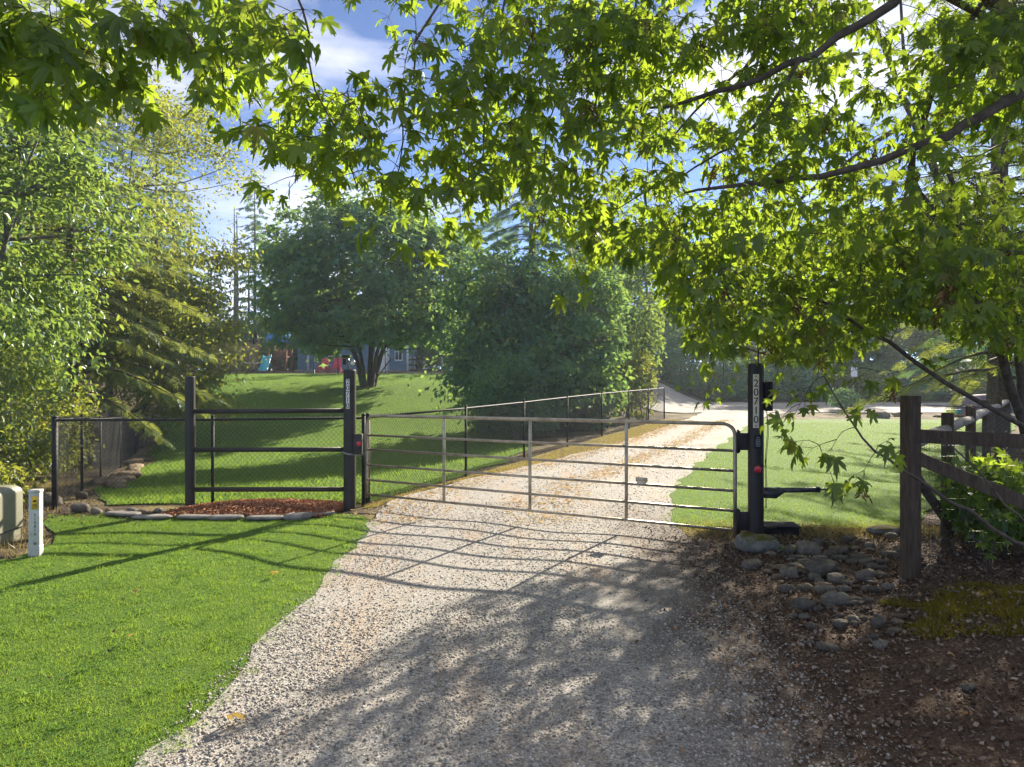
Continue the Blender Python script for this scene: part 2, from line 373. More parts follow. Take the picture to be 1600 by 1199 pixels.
M['grey_face'] = worn('keypad_grey', (.16, .17, .18), (.22, .23, .24), 20, .5)
M['olive_box'] = worn('grey_green_cabinet_paint', (.15, .15, .105), (.22, .215, .16), 3, .5, 0, 80, .08, .4)
M['sticker'] = worn('faded_sticker', (.45, .36, .32), (.62, .54, .5), 60, .7)
M['yellow'] = worn('yellow_sticker', (.60, .36, .02), (.72, .48, .06), 30, .6)
M['white_pvc'] = worn('white_marker_plastic', (.40, .385, .34), (.56, .545, .50), 9, .45)
M['brass'] = worn('brass', (.35, .22, .06), (.5, .33, .1), 20, .4, .8)
def f_wood(t, out, a=(.045, .031, .022), b=(.135, .098, .068)):
    n = noise(t, 5, 6, .7, stretch=(6, 6, .8)); n2 = noise(t, 2, 3)
    c = ramp(t, n, [(.3, a), (.7, b)])
    c = mixc(t, ramp(t, n2, [(.5, (0, 0, 0)), (.8, (.6, .6, .6))]), c, (.07, .075, .03))
    prin(t, out, c, .9, 0, .15, bump(t, n, .7, .01))
M['wood'] = mat('weathered_post_wood', f_wood)
M['log'] = mat('bleached_log_rail', lambda t, o: f_wood(t, o, (.20, .185, .165), (.40, .38, .35)))
M['house'] = worn('blue_grey_siding', (.10, .17, .23), (.13, .21, .28), 3, .7)
M['trim'] = worn('white_trim', (.65, .65, .63), (.75, .75, .73), 3, .6)
M['roof'] = worn('asphalt_shingle', (.06, .06, .065), (.11, .11, .115), 8, .9)
M['glass'] = mat('window_glass', lambda t, o: prin(t, o, ramp(t, noise(t, 3, 2), [(0, (.03, .04, .05)), (1, (.05, .06, .07))]), .08, 0, .6))
M['pink'] = worn('red_painted_chair', (.50, .035, .06), (.62, .06, .09), 5, .5)
M['slide'] = worn('turquoise_slide_plastic', (.03, .33, .42), (.06, .42, .50), 5, .3, spec=.5)
M['blue_tarp'] = worn('blue_tarp', (.03, .16, .42), (.05, .24, .55), 5, .5)
M['net'] = worn('tan_shade_cloth', (.26, .19, .11), (.36, .27, .17), 4, .9)
M['redwood'] = worn('cedar_playset_wood', (.17, .075, .04), (.28, .14, .08), 8, .8)
M['sign_teal'] = worn('teal_sign', (.02, .25, .30), (.03, .32, .37), 10, .5)

# ------------------------------------------------------------------ terrain
_py = np.array([-50, 10.6, 13, 16, 20, 24, 28, 32, 36, 44, 60, 300.]); _pz = np.array([0, 0, -.15, -.36, -.58, -.5, -.1, .65, 1.36, 1.9, 2.1, 3.])
_ty = np.linspace(-50, 300, 3501); _tz = np.interp(_ty, _py, _pz); _k = np.exp(-.5*(np.arange(-30, 31)/12.)**2); _k /= _k.sum()
_tz = np.convolve(np.pad(_tz, 30, mode='edge'), _k, mode='valid')
def xf_right(y): return -2.28+.442*(np.asarray(y, float)-10.9)
def gz(x, y):
    x = np.asarray(x, float); y = np.asarray(y, float)
    m = sstep(.5, 6, xf_right(y)-x)
    z = m*np.interp(y, _ty, _tz)
    z = z+.30*np.exp(-((x-4.6)**2/1.5+(y-5.0)**2/1.6))+.10*sstep(2.2, 5, x)*sstep(9.5, 6, y)
    z = z+(1-m)*(.06*np.clip(y-49, 0, 60))
    z = z+.015*np.sin(1.3*x+.4)*np.sin(1.1*y)+.01*np.sin(3.1*x-1.7*y)
    return z
def sheet(name, ys, xl, xr, n, off, material, jit=.05, extra=None):
    ys = np.asarray(ys, float); l = xl(ys); r = xr(ys)
    l = l+jit*(np.sin(ys*3.1)+np.sin(ys*7.7+1)*.7+rng.normal(size=len(ys))*.35); r = r+jit*(np.sin(ys*2.7+2)+np.sin(ys*8.3)*.7+rng.normal(size=len(ys))*.35)
    u = np.linspace(0, 1, n)[None]; X = l[:, None]*(1-u)+r[:, None]*u; Y = np.repeat(ys[:, None], n, 1)
    Z = gz(X, Y)+off
    if extra is not None: Z = Z+extra(X, Y, u)
    V = np.stack([X, Y, Z], -1).reshape(-1, 3); i = np.arange(len(ys)-1)[:, None]*n; j = np.arange(n-1)[None]
    Fq = np.stack([i+j, i+j+1, i+n+j+1, i+n+j], -1).reshape(-1, 4)
    at = np.stack([np.broadcast_to(u, X.shape), X*0, X*0], -1).reshape(-1, 3)
    o = mk(name, (V, Fq), material, smooth=True, attr=at); o['kind'] = 'structure'; return o
def ip(pts):
    a = np.array(pts, float); return lambda y: np.interp(y, a[:, 0], a[:, 1])
# ground: fine near, coarse to the horizon
gx = np.concatenate([-30-np.geomspace(470, 1, 30), np.arange(-30, 30.01, .6), 30+np.geomspace(1, 470, 30)])
gy = np.concatenate([-60*np.linspace(1, .02, 20)-2, np.arange(-2, 62, .5), 62+np.geomspace(1, 600, 30)])
X, Y = np.meshgrid(gx, gy); Z = gz(X, Y); n = len(gx)
i = np.arange(len(gy)-1)[:, None]*n; j = np.arange(n-1)[None]
o = mk('ground', (np.stack([X, Y, Z], -1).reshape(-1, 3), np.stack([i+j, i+j+1, i+n+j+1, i+n+j], -1).reshape(-1, 4)), M['ground'], smooth=True); o['kind'] = 'structure'

drive_l = ip([(-6, -1.87), (9.7, -1.87), (10.8, -2.0), (12, -1.7), (13.2, -1.1), (15.6, .42), (20, 2.9), (27, 5.9), (33, 8.6), (37, 10)])
drive_r = ip([(-6, 1.8), (3.7, 1.84), (5.5, 2.0), (8.5, 2.35), (9.8, 2.25), (12.8, 3.0), (18.5, 5.3), (25.8, 8.5), (33, 11.8), (37, 15)])
lf_pts = np.array([(-7.0, 10.85), (-8.0, 13.2), (-9.05, 15.6), (-10.6, 19.2), (-12.0, 22.6), (-13.6, 26.2), (-15.4, 30), (-17.4, 34.5), (-19.6, 39.5)])
leftf = lambda y: np.interp(y, lf_pts[:, 1], lf_pts[:, 0])
sheet('driveway', np.arange(-4, 37, .3), drive_l, drive_r, 24, .022, M['driveway'], .05)
sheet('road', np.arange(35.5, 47.5, .5), lambda y: 4+0*y, lambda y: 75+0*y, 60, .03, M['gravel'], .2)
sheet('leaf_litter_bed', np.arange(-2, 10.3, .25), lambda y: drive_r(y)-.25, lambda y: 9+0*y, 40, .012, M['litter_soil'], .08)
lawn_front_l = ip([(-6, -12), (5, -12), (7.4, -9), (7.75, -5.4), (8.6, -5.55), (9.4, -6.1), (10.2, -6.7)])
lawn_front_r = ip([(-6, -1.8), (9.4, -1.82), (10.0, -2.1), (10.3, -2.5)])
sheet('lawn', np.arange(-4, 10.2, .25), lawn_front_l, lawn_front_r, 40, .016, M['lawn'], .05)
lawn_back_r = lambda y: xf_right(y)-np.interp(y, [10, 16, 19, 24, 34, 46], [.15, .2, .8, 3.2, 4, 3])
lawn_back_l = lambda y: leftf(y)+.55+.3*np.sin(y*1.3)
sheet('lawn', np.arange(11.15, 46, .4), lawn_back_l, lawn_back_r, 50, .02, M['lawn'], .07)
lawn_right_l = lambda y: drive_r(y)-.05
lawn_right_r = lambda y: np.minimum(3.8+(y-6.77)*.79-.55, drive_r(y)+30)
lawn_right_front = 9.35
sheet('lawn', np.arange(9.3, 31, .35), lawn_right_l, lawn_right_r, 30, .028, M['lawn'], .07)
# ------------------------------------------------------------------ gate
def gate_pt(t, z): return np.array([2.69+(-2.2-2.69)*t, 8.56+(10.75-8.56)*t, z])
gate = thing('gate', (0, 0, 0), 'galvanised tube farm gate closed across the gravel driveway', 'gate')
g0, g1 = gate_pt(0, 0), gate_pt(1, 0); gate.location = tuple((g0+g1)/2)
GU = (g1-g0)/np.linalg.norm(g1-g0); GL = np.linalg.norm(g1-g0); GA = math.atan2(GU[1], GU[0])
def zr(t, a, b): return a+(b-a)*t
def gp(s, z): return g0+GU*s+np.array([0, 0, z])
fr = [gp(0, .06), gp(0, .6), gp(0, 1.28)]
for a in np.linspace(0, 90, 7): fr.append(gp(.14-.14*math.cos(R(a)), 1.30+.14*math.sin(R(a))))
fr += [gp(GL*k, zr(k, 1.44, 1.405)) for k in (.1, .3, .5, .7, .9)]
for a in np.linspace(0, 90, 7): fr.append(gp(GL-.14+.14*math.sin(R(a)), 1.265+.14*math.cos(R(a))))
fr += [gp(GL, 1.0), gp(GL, .5), gp(GL, .16)]
mk('frame', tube(np.array(fr), .023, 10), M['galv'], gate, True)
for a, b in ((1.116, 1.11), (.872, .895), (.632, .66), (.39, .434), (.155, .213)):
    mk('rail', tube(np.array([gp(.0, a), gp(GL*.5, (a+b)/2-.006), gp(GL, b)]), .0175, 8), M['galv'], gate, True)
for k in (.25, .5, .75):
    c = gp(GL*k, .79-.02+k*.0); zb, zt = zr(k, .155, .213), zr(k, 1.44, 1.405)
    mk('stile', box((gp(GL*k, (zb+zt)/2)), (.04, .028, zt-zb+.02), GA, .006), M['galv'], gate)
hz = [(1.23, .26), (.27, .28)]
post_r = np.array([2.93, 8.53, 0]); post_l = np.array([-2.43, 10.63, 0]); post_b = np.array([-4.82, 10.63, 0])
for z, h in hz:
    hp = mk('hinge', [box(((post_r[0]+2.69)/2-.02, 8.55, z), (.17, .03, h*.8), 0, .004), box((2.73, 8.55, z), (.03, .05, h), 0, .005)], M['black_post'], gate)
    mk('pin', tube(np.array([[2.715, 8.53, z-h*.55], [2.715, 8.53, z+h*.55]]), .014, 8), M['black_post'], hp, True)
c = gp(GL*.213, .70)
pl = mk('name_plate', [box(c, (.15, .02, .055), GA, .004), box(c+np.array([0, 0, -.055]), (.13, .012, .05), GA, .003)], M['galv'], gate)
for s in (-.04, 0, .035):
    mk('lettering', box(c+np.array([0, -.012, -.055])+GU*s+np.array([0, 0, 0]), (.02, .004, .022), GA), M['white_plate'], pl)

# ------------------------------------------------------------------ text
def text_mesh(s, size, depth=.002):
    cu = bpy.data.curves.new('glyph', 'FONT'); cu.body = s; cu.size = size; cu.align_x = 'CENTER'; cu.align_y = 'CENTER'; cu.extrude = depth; cu.resolution_u = 4
    ob = bpy.data.objects.new('glyph', cu); COL.objects.link(ob)
    dg = bpy.context.evaluated_depsgraph_get(); me = bpy.data.meshes.new_from_object(ob.evaluated_get(dg))
    V = np.array([v.co[:] for v in me.vertices]); Fc = [tuple(p.vertices) for p in me.polygons]
    bpy.data.objects.remove(ob); bpy.data.curves.remove(cu); bpy.data.meshes.remove(me)
    c = (V.max(0)+V.min(0))/2; V = V-c
    return V, Fc
def upright(V, yaw, pos):       # text in the xy plane -> standing, facing -Y turned by yaw
    W = np.stack([V[:, 0], -V[:, 2], V[:, 1]], -1)
    return W @ rotz(yaw).T+np.asarray(pos)

# ------------------------------------------------------------------ posts
def cyl(c, r, z0, z1, sides=24, chamfer=.012):
    z = [z0, z1-chamfer, z1]; return tube(np.array([[c[0], c[1], q] for q in z]), np.array([r, r, r-chamfer]), sides)
def auto_smooth(o, deg=35):
    me = o.data
    for p in me.polygons: p.use_smooth = True
    me.set_sharp_from_angle(angle=R(deg)) if hasattr(me, 'set_sharp_from_angle') else None
# right gate post
gp_r = thing('gate_post', tuple(post_r), 'tall dark steel gate post with cream number plate, keypad and red reflector', 'post', 'round steel posts of the gateway')
o = mk('post', cyl(post_r, .092, -.1, 2.17), M['black_post'], gp_r); auto_smooth(o)
yaw_r = math.atan2(post_r[0], post_r[1])*-1
def face(post, rad, dx, z, lift, yaw):     # point on the side facing the camera
    a = yaw+dx; return np.array([post[0]+math.sin(a)*(rad+lift), post[1]-math.cos(a)*(rad+lift), z])
# plate slightly left of centre of the visible side
pz0, pz1 = 1.40, 2.04; pc = face(post_r, .092, -.30+.0, (pz0+pz1)/2, .004, -yaw_r*0)
pl = mk('number_plate', box(pc, (.068, .006, pz1-pz0), -.30, .001), M['cream_plate'], gp_r)
for k, ch in enumerate('20710'):
    V, Fc = text_mesh(ch, .125); V[:, 0] *= 1.0
    q = face(post_r, .092, -.30, pz1-.105-k*.108, .0095, 0)
    mk('digit', (upright(V, -.30, q), Fc), M['ink'], pl)
for z in (pz1-.025, pz0+.025):
    q = face(post_r, .092, -.30, z, .009, 0); mk('screw', tube(np.array([q+[0, .004, 0], q+[0, -.003, 0]]), .008, 8), M['ink'], pl)
q = face(post_r, .092, -.12, 1.235, .014, 0)
kp = mk('keypad', box(q, (.078, .03, .16), -.12, .012), M['plastic'], gp_r)
q2 = face(post_r, .092, -.12, 1.225, .0305, 0); mk('keypad_face', box(q2, (.05, .005, .09), -.12, .002), M['grey_face'], kp)
for r_ in range(4):
    for c_ in range(3):
        b = face(post_r, .092, -.12, 1.255-r_*.02, .034, 0)+np.array([(c_-1)*.014, 0, 0]); mk('key', box(b, (.009, .005, .011), -.12), M['ink'], kp)
q2 = face(post_r, .092, -.12, 1.288, .031, 0); mk('status_window', box(q2, (.035, .004, .02), -.12, .002), M['rod'], kp)
q = face(post_r, .092, -.10, .91, .004, 0); dv = np.array([math.sin(-.1), -math.cos(-.1), 0])
ang = np.linspace(0, 2*np.pi, 20, endpoint=False)
mk('red_reflector', tube(np.array([q, q+dv*.008, q+dv*.012]), np.array([.043, .043, .034]), 18), M['red'], gp_r)
cab = smooth_path([face(post_r, .092, -.1, 1.16, .01, 0), face(post_r, .092, .1, 1.10, .012, 0), face(post_r, .092, .35, .97, .015, 0), face(post_r, .092, .8, .95, .03, 0), face(post_r, .092, 1.3, 1.02, .02, 0)], 16)
mk('cable', tube(cab, .004, 6), M['ink'], gp_r, True)
bx_ = mk('control_box', box((post_r[0]+.135, post_r[1]+.03, 1.775), (.09, .16, .34), 0, .012), M['plastic'], gp_r)
mk('lid', box((post_r[0]+.135, post_r[1]-.056, 1.775), (.098, .014, .35), 0, .005), M['plastic'], bx_)
for dx, zz in ((.115, .45), (.128, .95)):
    wv = smooth_path([(post_r[0]+.13, post_r[1], 1.6), (post_r[0]+dx+.02, post_r[1]-.01, 1.35), (post_r[0]+dx-.01, post_r[1]-.02, 1.0), (post_r[0]+dx, post_r[1]-.01, .72), (post_r[0]+dx, post_r[1], .43)], 20)
    mk('cable', tube(wv, .0035, 6), M['ink'], gp_r, True)
mk('antenna', tube(np.array([[post_r[0]+.05, post_r[1]+.06, 1.9], [post_r[0]+.05, post_r[1]+.06, 2.42]]), .008, 8), M['plastic'], gp_r)
ac = thing('gate_opener', (post_r[0]+.1, post_r[1]+.06, .55), 'dark linear gate opener arm bolted to the keypad post', 'gate opener')
az = .62
mk('motor_housing', tube(np.array([[post_r[0]+.08, post_r[1]+.05, az-.01], [post_r[0]+.10, post_r[1]+.05, az-.01], [post_r[0]+.25, post_r[1]+.04, az-.015], [post_r[0]+.30, post_r[1]+.04, az+.01], [post_r[0]+.34, post_r[1]+.04, az+.015]]), np.array([.055, .066, .068, .05, .038]), 16), M['actuator'], ac, True)
mk('arm_tube', tube(np.array([[post_r[0]+.32, post_r[1]+.04, az+.018], [post_r[0]+.74, post_r[1]+.02, az+.028]]), .030, 14), M['actuator'], ac, True)
mk('end_cap', tube(np.array([[post_r[0]+.735, post_r[1]+.02, az+.028], [post_r[0]+.775, post_r[1]+.02, az+.03]]), .034, 14), M['plastic'], ac, True)
mk('push_rod', tube(np.array([[post_r[0]+.77, post_r[1]+.02, az+.030], [post_r[0]+.86, post_r[1]+.015, az+.032]]), .013, 8), M['rod'], ac, True)
mk('bracket', box((post_r[0]+.085, post_r[1]+.06, az), (.06, .09, .12), 0, .006), M['black_post'], ac)
# battery box behind the post foot
bz = float(gz(3.25, 8.9))
bb = thing('battery_box', (3.3, 8.95, bz), 'low black plastic box on the ground behind the keypad post', 'box')
mk('body', box((3.3, 8.95, bz+.05), (.55, .28, .12), -.1, .02), M['plastic'], bb)
mk('lid', box((3.3, 8.95, bz+.122), (.58, .31, .025), -.1, .01), M['plastic'], bb)
mk('handle', tube(smooth_path([(3.15, 8.80, bz+.10), (3.15, 8.76, bz+.12), (3.25, 8.75, bz+.12), (3.25, 8.79, bz+.10)], 10), .008, 6), M['ink'], bb)
# left gate post
gp_l = thing('gate_post', tuple(post_l), 'tall dark steel gate post with white number tiles and solar light on top', 'post', 'round steel posts of the gateway')
o = mk('post', cyl(post_l, .092, -.1, 2.10), M['black_post'], gp_l); auto_smooth(o)
pl = mk('number_plate', box(face(post_l, .092, .02-.1, 1.74, .004, 0), (.05, .006, .44), -.08, .001), M['white_plate'], gp_l)
for k, ch in enumerate('20710'):
    V, Fc = text_mesh(ch, .105); q = face(post_l, .092, -.08, 1.92-k*.088, .0095, 0)
    mk('digit', (upright(V*[.95, 1, 1], -.08, q), Fc), M['ink'], pl)
tb = mk('receiver_box', box((post_l[0]+.135, post_l[1]-.04, .99), (.13, .10, .30), 0, .006), M['black_post'], gp_l)
qq = np.array([post_l[0]+.155, post_l[1]-.093, 1.0])
mk('red_reflector', tube(np.array([qq, qq+[0, -.008, 0], qq+[0, -.012, 0]]), np.array([.036, .036, .028]), 18), M['red'], tb)
sl = thing('solar_light', (post_l[0], post_l[1], 2.10), 'small solar lamp with tilted panel on the post with white number tiles', 'solar light')
mk('stem', tube(np.array([[post_l[0]-.02, post_l[1], 2.09], [post_l[0]-.02, post_l[1], 2.27]]), .013, 8), M['rod'], sl)
tl = np.array(Matrix.Rotation(R(-25), 3, 'X'))
mk('solar_panel', box((post_l[0]-.055, post_l[1], 2.295), (.12, .10, .018), .2, .003, tl), M['glass'], sl)
hd = mk('lamp_head', [tube(np.array([[post_l[0]-.02, post_l[1]-.01, 2.225], [post_l[0]+.06, post_l[1]-.03, 2.235]]), .014, 8), tube(np.array([[post_l[0]+.055, post_l[1]-.02, 2.225], [post_l[0]+.06, post_l[1]-.07, 2.205], [post_l[0]+.062, post_l[1]-.085, 2.195]]), np.array([.03, .04, .042]), 14)], M['rod'], sl)
mk('lens', tube(np.array([[post_l[0]+.062, post_l[1]-.086, 2.195], [post_l[0]+.0625, post_l[1]-.091, 2.193]]), .032, 14), M['white_plate'], hd)
mk('sensor', box((post_l[0]-.075, post_l[1]-.02, 2.22), (.05, .06, .09), .3, .006), M['black_post'], sl)
# chain round the left post to the gate
def torus(c, R1, r, u, v, n=10, m=5, stretch=1.6):
    u = np.array(u)/np.linalg.norm(u); v = np.array(v)-u*np.dot(u, v); v = v/np.linalg.norm(v); wv = np.cross(u, v); V = []
    for a in np.linspace(0, 2*np.pi, n, endpoint=False):
        d = math.cos(a)*u*stretch+math.sin(a)*v; cc = c+R1*d; dn = math.cos(a)*u+math.sin(a)*v
        for b in np.linspace(0, 2*np.pi, m, endpoint=False): V.append(cc+r*(math.cos(b)*dn+math.sin(b)*wv))
    i = np.arange(n)[:, None]*m; j = np.arange(m)[None]; i2 = (np.arange(n)[:, None]+1) % n*m; j2 = (j+1) % m
    return np.array(V), np.stack([i+j, i2+j, i2+j2, i+j2], -1).reshape(-1, 4)
ch = []
path = [np.array([post_l[0]+math.sin(a)*.105, post_l[1]-math.cos(a)*.105, .89-.05*math.sin((a+1.6)/2.4*1.5)]) for a in np.linspace(-1.7, .6, 10)]
path += [np.array([post_l[0]+.14, post_l[1]-.07, .825]), np.array([post_l[0]+.2, post_l[1]-.02, .83]), np.array([post_l[0]+.25, post_l[1]+.06, .87])]
path = smooth_path(path, 26); dd = np.gradient(path, axis=0)
for k in range(len(path)):
    ch.append(torus(path[k], .011, .0035, dd[k], (0, 0, 1) if k % 2 else np.cross(dd[k], [0, 0, 1])))
mk0('chain', ch, M['chain'], 'galvanised chain looped round the left gate post and gate end', 'chain', smooth=True)
# brace post and rails between
bp = thing('pipe_rail_panel', tuple(post_b), 'dark steel pipe rail panel of three bars left of the gate', 'fence')
o = mk('post', cyl(post_b, .072, -.1, 2.0), M['black_post'], bp); auto_smooth(o)
for za, zb in ((1.475, 1.485), (.90, .905), (.305, .31)):
    o = mk('rail', tube(np.array([[post_b[0]+.05, post_b[1], za], [post_l[0]-.085, post_l[1], zb]]), .036, 14), M['black_post'], bp, True)

# ------------------------------------------------------------------ chain-link fences
def chain_link(pts, h, label, rail=True, first=.036, pitch=.075, wr=.0021, posts=None, lift=0.03):
    pts = [np.array([p[0], p[1], float(gz(p[0], p[1]))]) for p in pts]
    f = thing('chain_link_fence', tuple(pts[0]), label, 'fence')
    wires = []
    for k, (a, b) in enumerate(zip(pts[:-1], pts[1:])):
        d = b-a; ln = math.hypot(d[0], d[1]); nw = int((ln+h)/pitch)
        for sgn in (1, -1):
            for q in range(nw):
                s0 = q*pitch-(h if sgn > 0 else 0)
                s1 = s0+h if sgn > 0 else s0-0
                # line from (s0,0) to (s0+h,h) or (s0,h)->(s0-h..): parametrise
                A = np.array([s0, 0.]) if sgn > 0 else np.array([q*pitch, 0.])
                B = A+np.array([h, h]) if sgn > 0 else A+np.array([-h, h])
                lo, hi = 0., 1.
                dx = B[0]-A[0]
                t0, t1 = sorted(((0-A[0])/dx, (ln-A[0])/dx)); lo = max(lo, t0); hi = min(hi, t1)
                if hi-lo < .02: continue
                S, E = A+(B-A)*lo, A+(B-A)*hi
                w_ = lambda u: a+d*(u[0]/ln)+np.array([0, 0, u[1]+lift])
                wires.append((w_(S), w_(E)))
    S = np.array([q[0] for q in wires]); E = np.array([q[1] for q in wires]); D = E-S; Ln = np.linalg.norm(D, axis=1)
    tmp = np.array([[0, math.cos(x), math.sin(x)] for x in (0, 2.094, 4.189)]); T = np.concatenate([tmp, tmp+[1, 0, 0]])
    Fq = np.array([[0, 1, 4, 3], [1, 2, 5, 4], [2, 0, 3, 5]])
    rt = rots(D, np.tile([0.13, 0.9, 0.4], (len(D), 1)))
    mk('wire_mesh', scatter(T, Fq, S, rt, np.stack([Ln, np.full(len(Ln), wr), np.full(len(Ln), wr)], -1)), M['wire'], f, kind='stuff')
    for k, p in enumerate(pts):
        r = first if k in (0,) else (.024 if k < len(pts)-1 else .03)
        po = mk('post', tube(np.array([p+[0, 0, -.1], p+[0, 0, h+.06]]), r, 10), M['black'], f, True)
        mk('cap', tube(np.array([p+[0, 0, h+.055], p+[0, 0, h+.075], p+[0, 0, h+.095]]), np.array([r*1.15, r*1.1, r*.3]), 10), M['black'], po, True)
    tr = np.array([p+[0, 0, h+.02] for p in pts])
    mk('top_rail', tube(tr, .019, 8), M['black'], f, True)
    # twisted barbs along the top
    bt = []
    for a, b in zip(pts[:-1], pts[1:]):
        ln = np.linalg.norm(b-a); m = int(ln/pitch)
        for q in range(m):
            c = a+(b-a)*(q/m)+[0, 0, h+.03]; bt.append((c, c+np.array([.004, 0, .038])))
    S = np.array([q[0] for q in bt]); E = np.array([q[1] for q in bt]); D = E-S; Ln = np.linalg.norm(D, axis=1)
    rt = rots(D, np.tile([0., 1, 0.], (len(D), 1)))
    mk('selvedge', scatter(T, Fq, S, rt, np.stack([Ln, np.full(len(Ln), .004), np.full(len(Ln), .004)], -1)), M['wire'], f, kind='stuff')
    return f, pts
yF = 10.86
ff, _ = chain_link([(-7.0, yF), (-4.58, yF), (-2.28, 10.9)], 1.34, 'black chain link fence between the corner post and the gate', first=.04)
lfence, lposts = chain_link([(-7.06, 10.98)]+[tuple(p) for p in lf_pts[1:]], 1.34, 'black chain link fence climbing beside the trees left of the lawn')
rf_y = [11.0, 14.0, 16.7, 19.5, 22.5, 25.6, 28.4, 31.2]
chain_link([(float(xf_right(y)), y) for y in rf_y], 1.34, 'black chain link fence running along the far driveway below the green trees')
# ------------------------------------------------------------------ wooden post and mesh fence on the right
def square_post(c, s, z0, z1, seed=0):
    V, Fc = box((c[0], c[1], (z0+z1)/2), (s, s, z1-z0), .25, .008); return V, Fc
W1 = np.array([3.80, 6.77]); dF = np.array([1.60, 2.03])/2.585
wz = float(gz(*W1))
wp = [W1+dF*2.58*k for k in range(6)]
wf = thing('wooden_rail_fence', (W1[0], W1[1], wz), 'weathered wooden fence with pale log rails and wire mesh running back from corner', 'fence')
for k, p in enumerate(wp):
    zg = float(gz(*p))
    if k == 0: mk('post', square_post(p, .128, zg-.1, 1.84), M['wood'], wf)
    else: mk('post', tube(np.array([[p[0], p[1], zg-.1], [p[0], p[1], 1.55], [p[0], p[1], 1.56]]), np.array([.075, .068, .06]), 12), M['wood'], wf, False)
for k in range(5):
    a, b = wp[k], wp[k+1]; za, zb = 1.33+.02*(k % 2), 1.34+.02*((k+1) % 2)
    if k == 0: za = 1.36
    mk('log_rail', tube(smooth_path([(a[0], a[1], za), ((a[0]+b[0])/2, (a[1]+b[1])/2, (za+zb)/2+.02), (b[0], b[1], zb)], 6), np.array([.058, .062, .064, .063, .06, .055]), 12), M['log'], wf, True)
a, b = wp[0], wp[1]
mk('brace', tube(np.array([[a[0]+.06, a[1]+.08, 1.12], [b[0]-.02, b[1]-.12, .14]]), .048, 10), M['wood'], wf, True)
def welded(path, z1, name, parent, step=.1, vstep=.1, wr=.0018):
    ln_ = []
    for a, b in zip(path[:-1], path[1:]):
        a = np.array(a); b = np.array(b); d = np.linalg.norm(b-a)
        for z in np.arange(.08, z1, vstep): ln_.append(([a[0], a[1], gz(*a)+z], [b[0], b[1], gz(*b)+z]))
        for s in np.arange(0, d, step):
            q = a+(b-a)*s/d; g = float(gz(*q)); ln_.append(([q[0], q[1], g], [q[0], q[1], g+z1]))
    S = np.array([q[0] for q in ln_]); E = np.array([q[1] for q in ln_]); D = E-S; Ln = np.linalg.norm(D, axis=1)
    tmp = np.array([[0, math.cos(x), math.sin(x)] for x in (0, 2.094, 4.189)]); T = np.concatenate([tmp, tmp+[1, 0, 0]])
    Fq = np.array([[0, 1, 4, 3], [1, 2, 5, 4], [2, 0, 3, 5]])
    return mk(name, scatter(T, Fq, S, rots(D, np.tile([0.13, 0.9, 0.4], (len(D), 1))), np.stack([Ln, np.full(len(Ln), wr), np.full(len(Ln), wr)], -1)), M['wire'], parent, kind='stuff')
welded([p+np.array([.07, -.06]) for p in wp], 1.28, 'wire_mesh', wf)
# second fence: towards the right, in front
W2 = np.array([5.35, 5.9]); W3 = np.array([7.3, 4.9])
rf = thing('wooden_rail_fence', (W1[0], W1[1], wz), 'dark wooden fence with horizontal rail, diagonal brace and wire mesh', 'fence')
for p in (W2, W3):
    zg = float(gz(*p)); mk('post', square_post(p, .128, zg-.1, 1.80), M['wood'], rf)
def beam(a, b, w_, h_):
    a = np.array(a, float); b = np.array(b, float); d = b-a; ln = np.linalg.norm(d); V, Fc = box((0, 0, 0), (ln, w_, h_), 0, .006)
    t, y, z = frame_of(d); return (V @ np.stack([t, y, z], -1).T)+(a+b)/2, Fc
u12 = (W2-W1)/np.linalg.norm(W2-W1); u23 = (W3-W2)/np.linalg.norm(W3-W2)
mk('rail', beam((*(W1+u12*.05), 1.46), (*(W2-u12*.05), 1.435), .07, .125), M['wood'], rf)
mk('rail', beam((*(W2+u23*.05), 1.435), (*(W3-u23*.05), 1.42), .07, .125), M['wood'], rf)
mk('brace', beam((*(W1+u12*.06), 1.25), (*(W2-u12*.06), .55), .065, .12), M['wood'], rf)
welded([W1+np.array([0, .08]), W2+np.array([0, .08]), W3+np.array([0, .08])], 1.3, 'wire_mesh', rf)
mk('wire', tubeq(np.array([(W1[0], W1[1]-.07, 1.76), (W2[0], W2[1]-.07, 1.70), (W3[0], W3[1], 1.66)]), .004, 5), M['wire'], rf)

# ------------------------------------------------------------------ utility cabinet and marker at the left
uz = float(gz(-6.35, 8.45))
ub = thing('utility_cabinet', (-6.32, 8.5, uz), 'grey green metal utility cabinet with rounded top at lawn edge', 'cabinet')
bm = bmesh.new(); bmesh.ops.create_cube(bm, size=1)
for v in bm.verts: v.co = Vector((v.co.x*.72, v.co.y*.6, v.co.z*.54))
bmesh.ops.bevel(bm, geom=[e for e in bm.edges if all(v.co.z > 0 for v in e.verts)], offset=.11, segments=5, affect='EDGES', profile=.5)
bm.verts.index_update(); V = np.array([v.co[:] for v in bm.verts]); Fc = [tuple(v.index for v in f.verts) for f in bm.faces]; bm.free()
ra = .06
o = mk('cabinet_body', (V @ rotz(ra).T+np.array([-6.42, 8.5, uz+.15+.27]), Fc), M['olive_box'], ub); auto_smooth(o, 40)
mk('base_skirt', box((-6.42, 8.5, uz+.08), (.69, .57, .16), ra, .01), M['olive_box'], ub)
mk('door_seam', box((-6.42, 8.5, uz+.158), (.726, .606, .012), ra), M['ink'], ub)
fp = lambda x, z, y=-.304: np.array([-6.42, 8.5, uz])+rotz(ra) @ np.array([x, y, z])
mk('warning_sticker', box(fp(.24, .36), (.11, .006, .16), ra, .001), M['sticker'], ub)
mk('lock', box(fp(.32, .30), (.022, .02, .075), ra, .004), M['brass'], ub)
mz = float(gz(-5.3, 7.9))
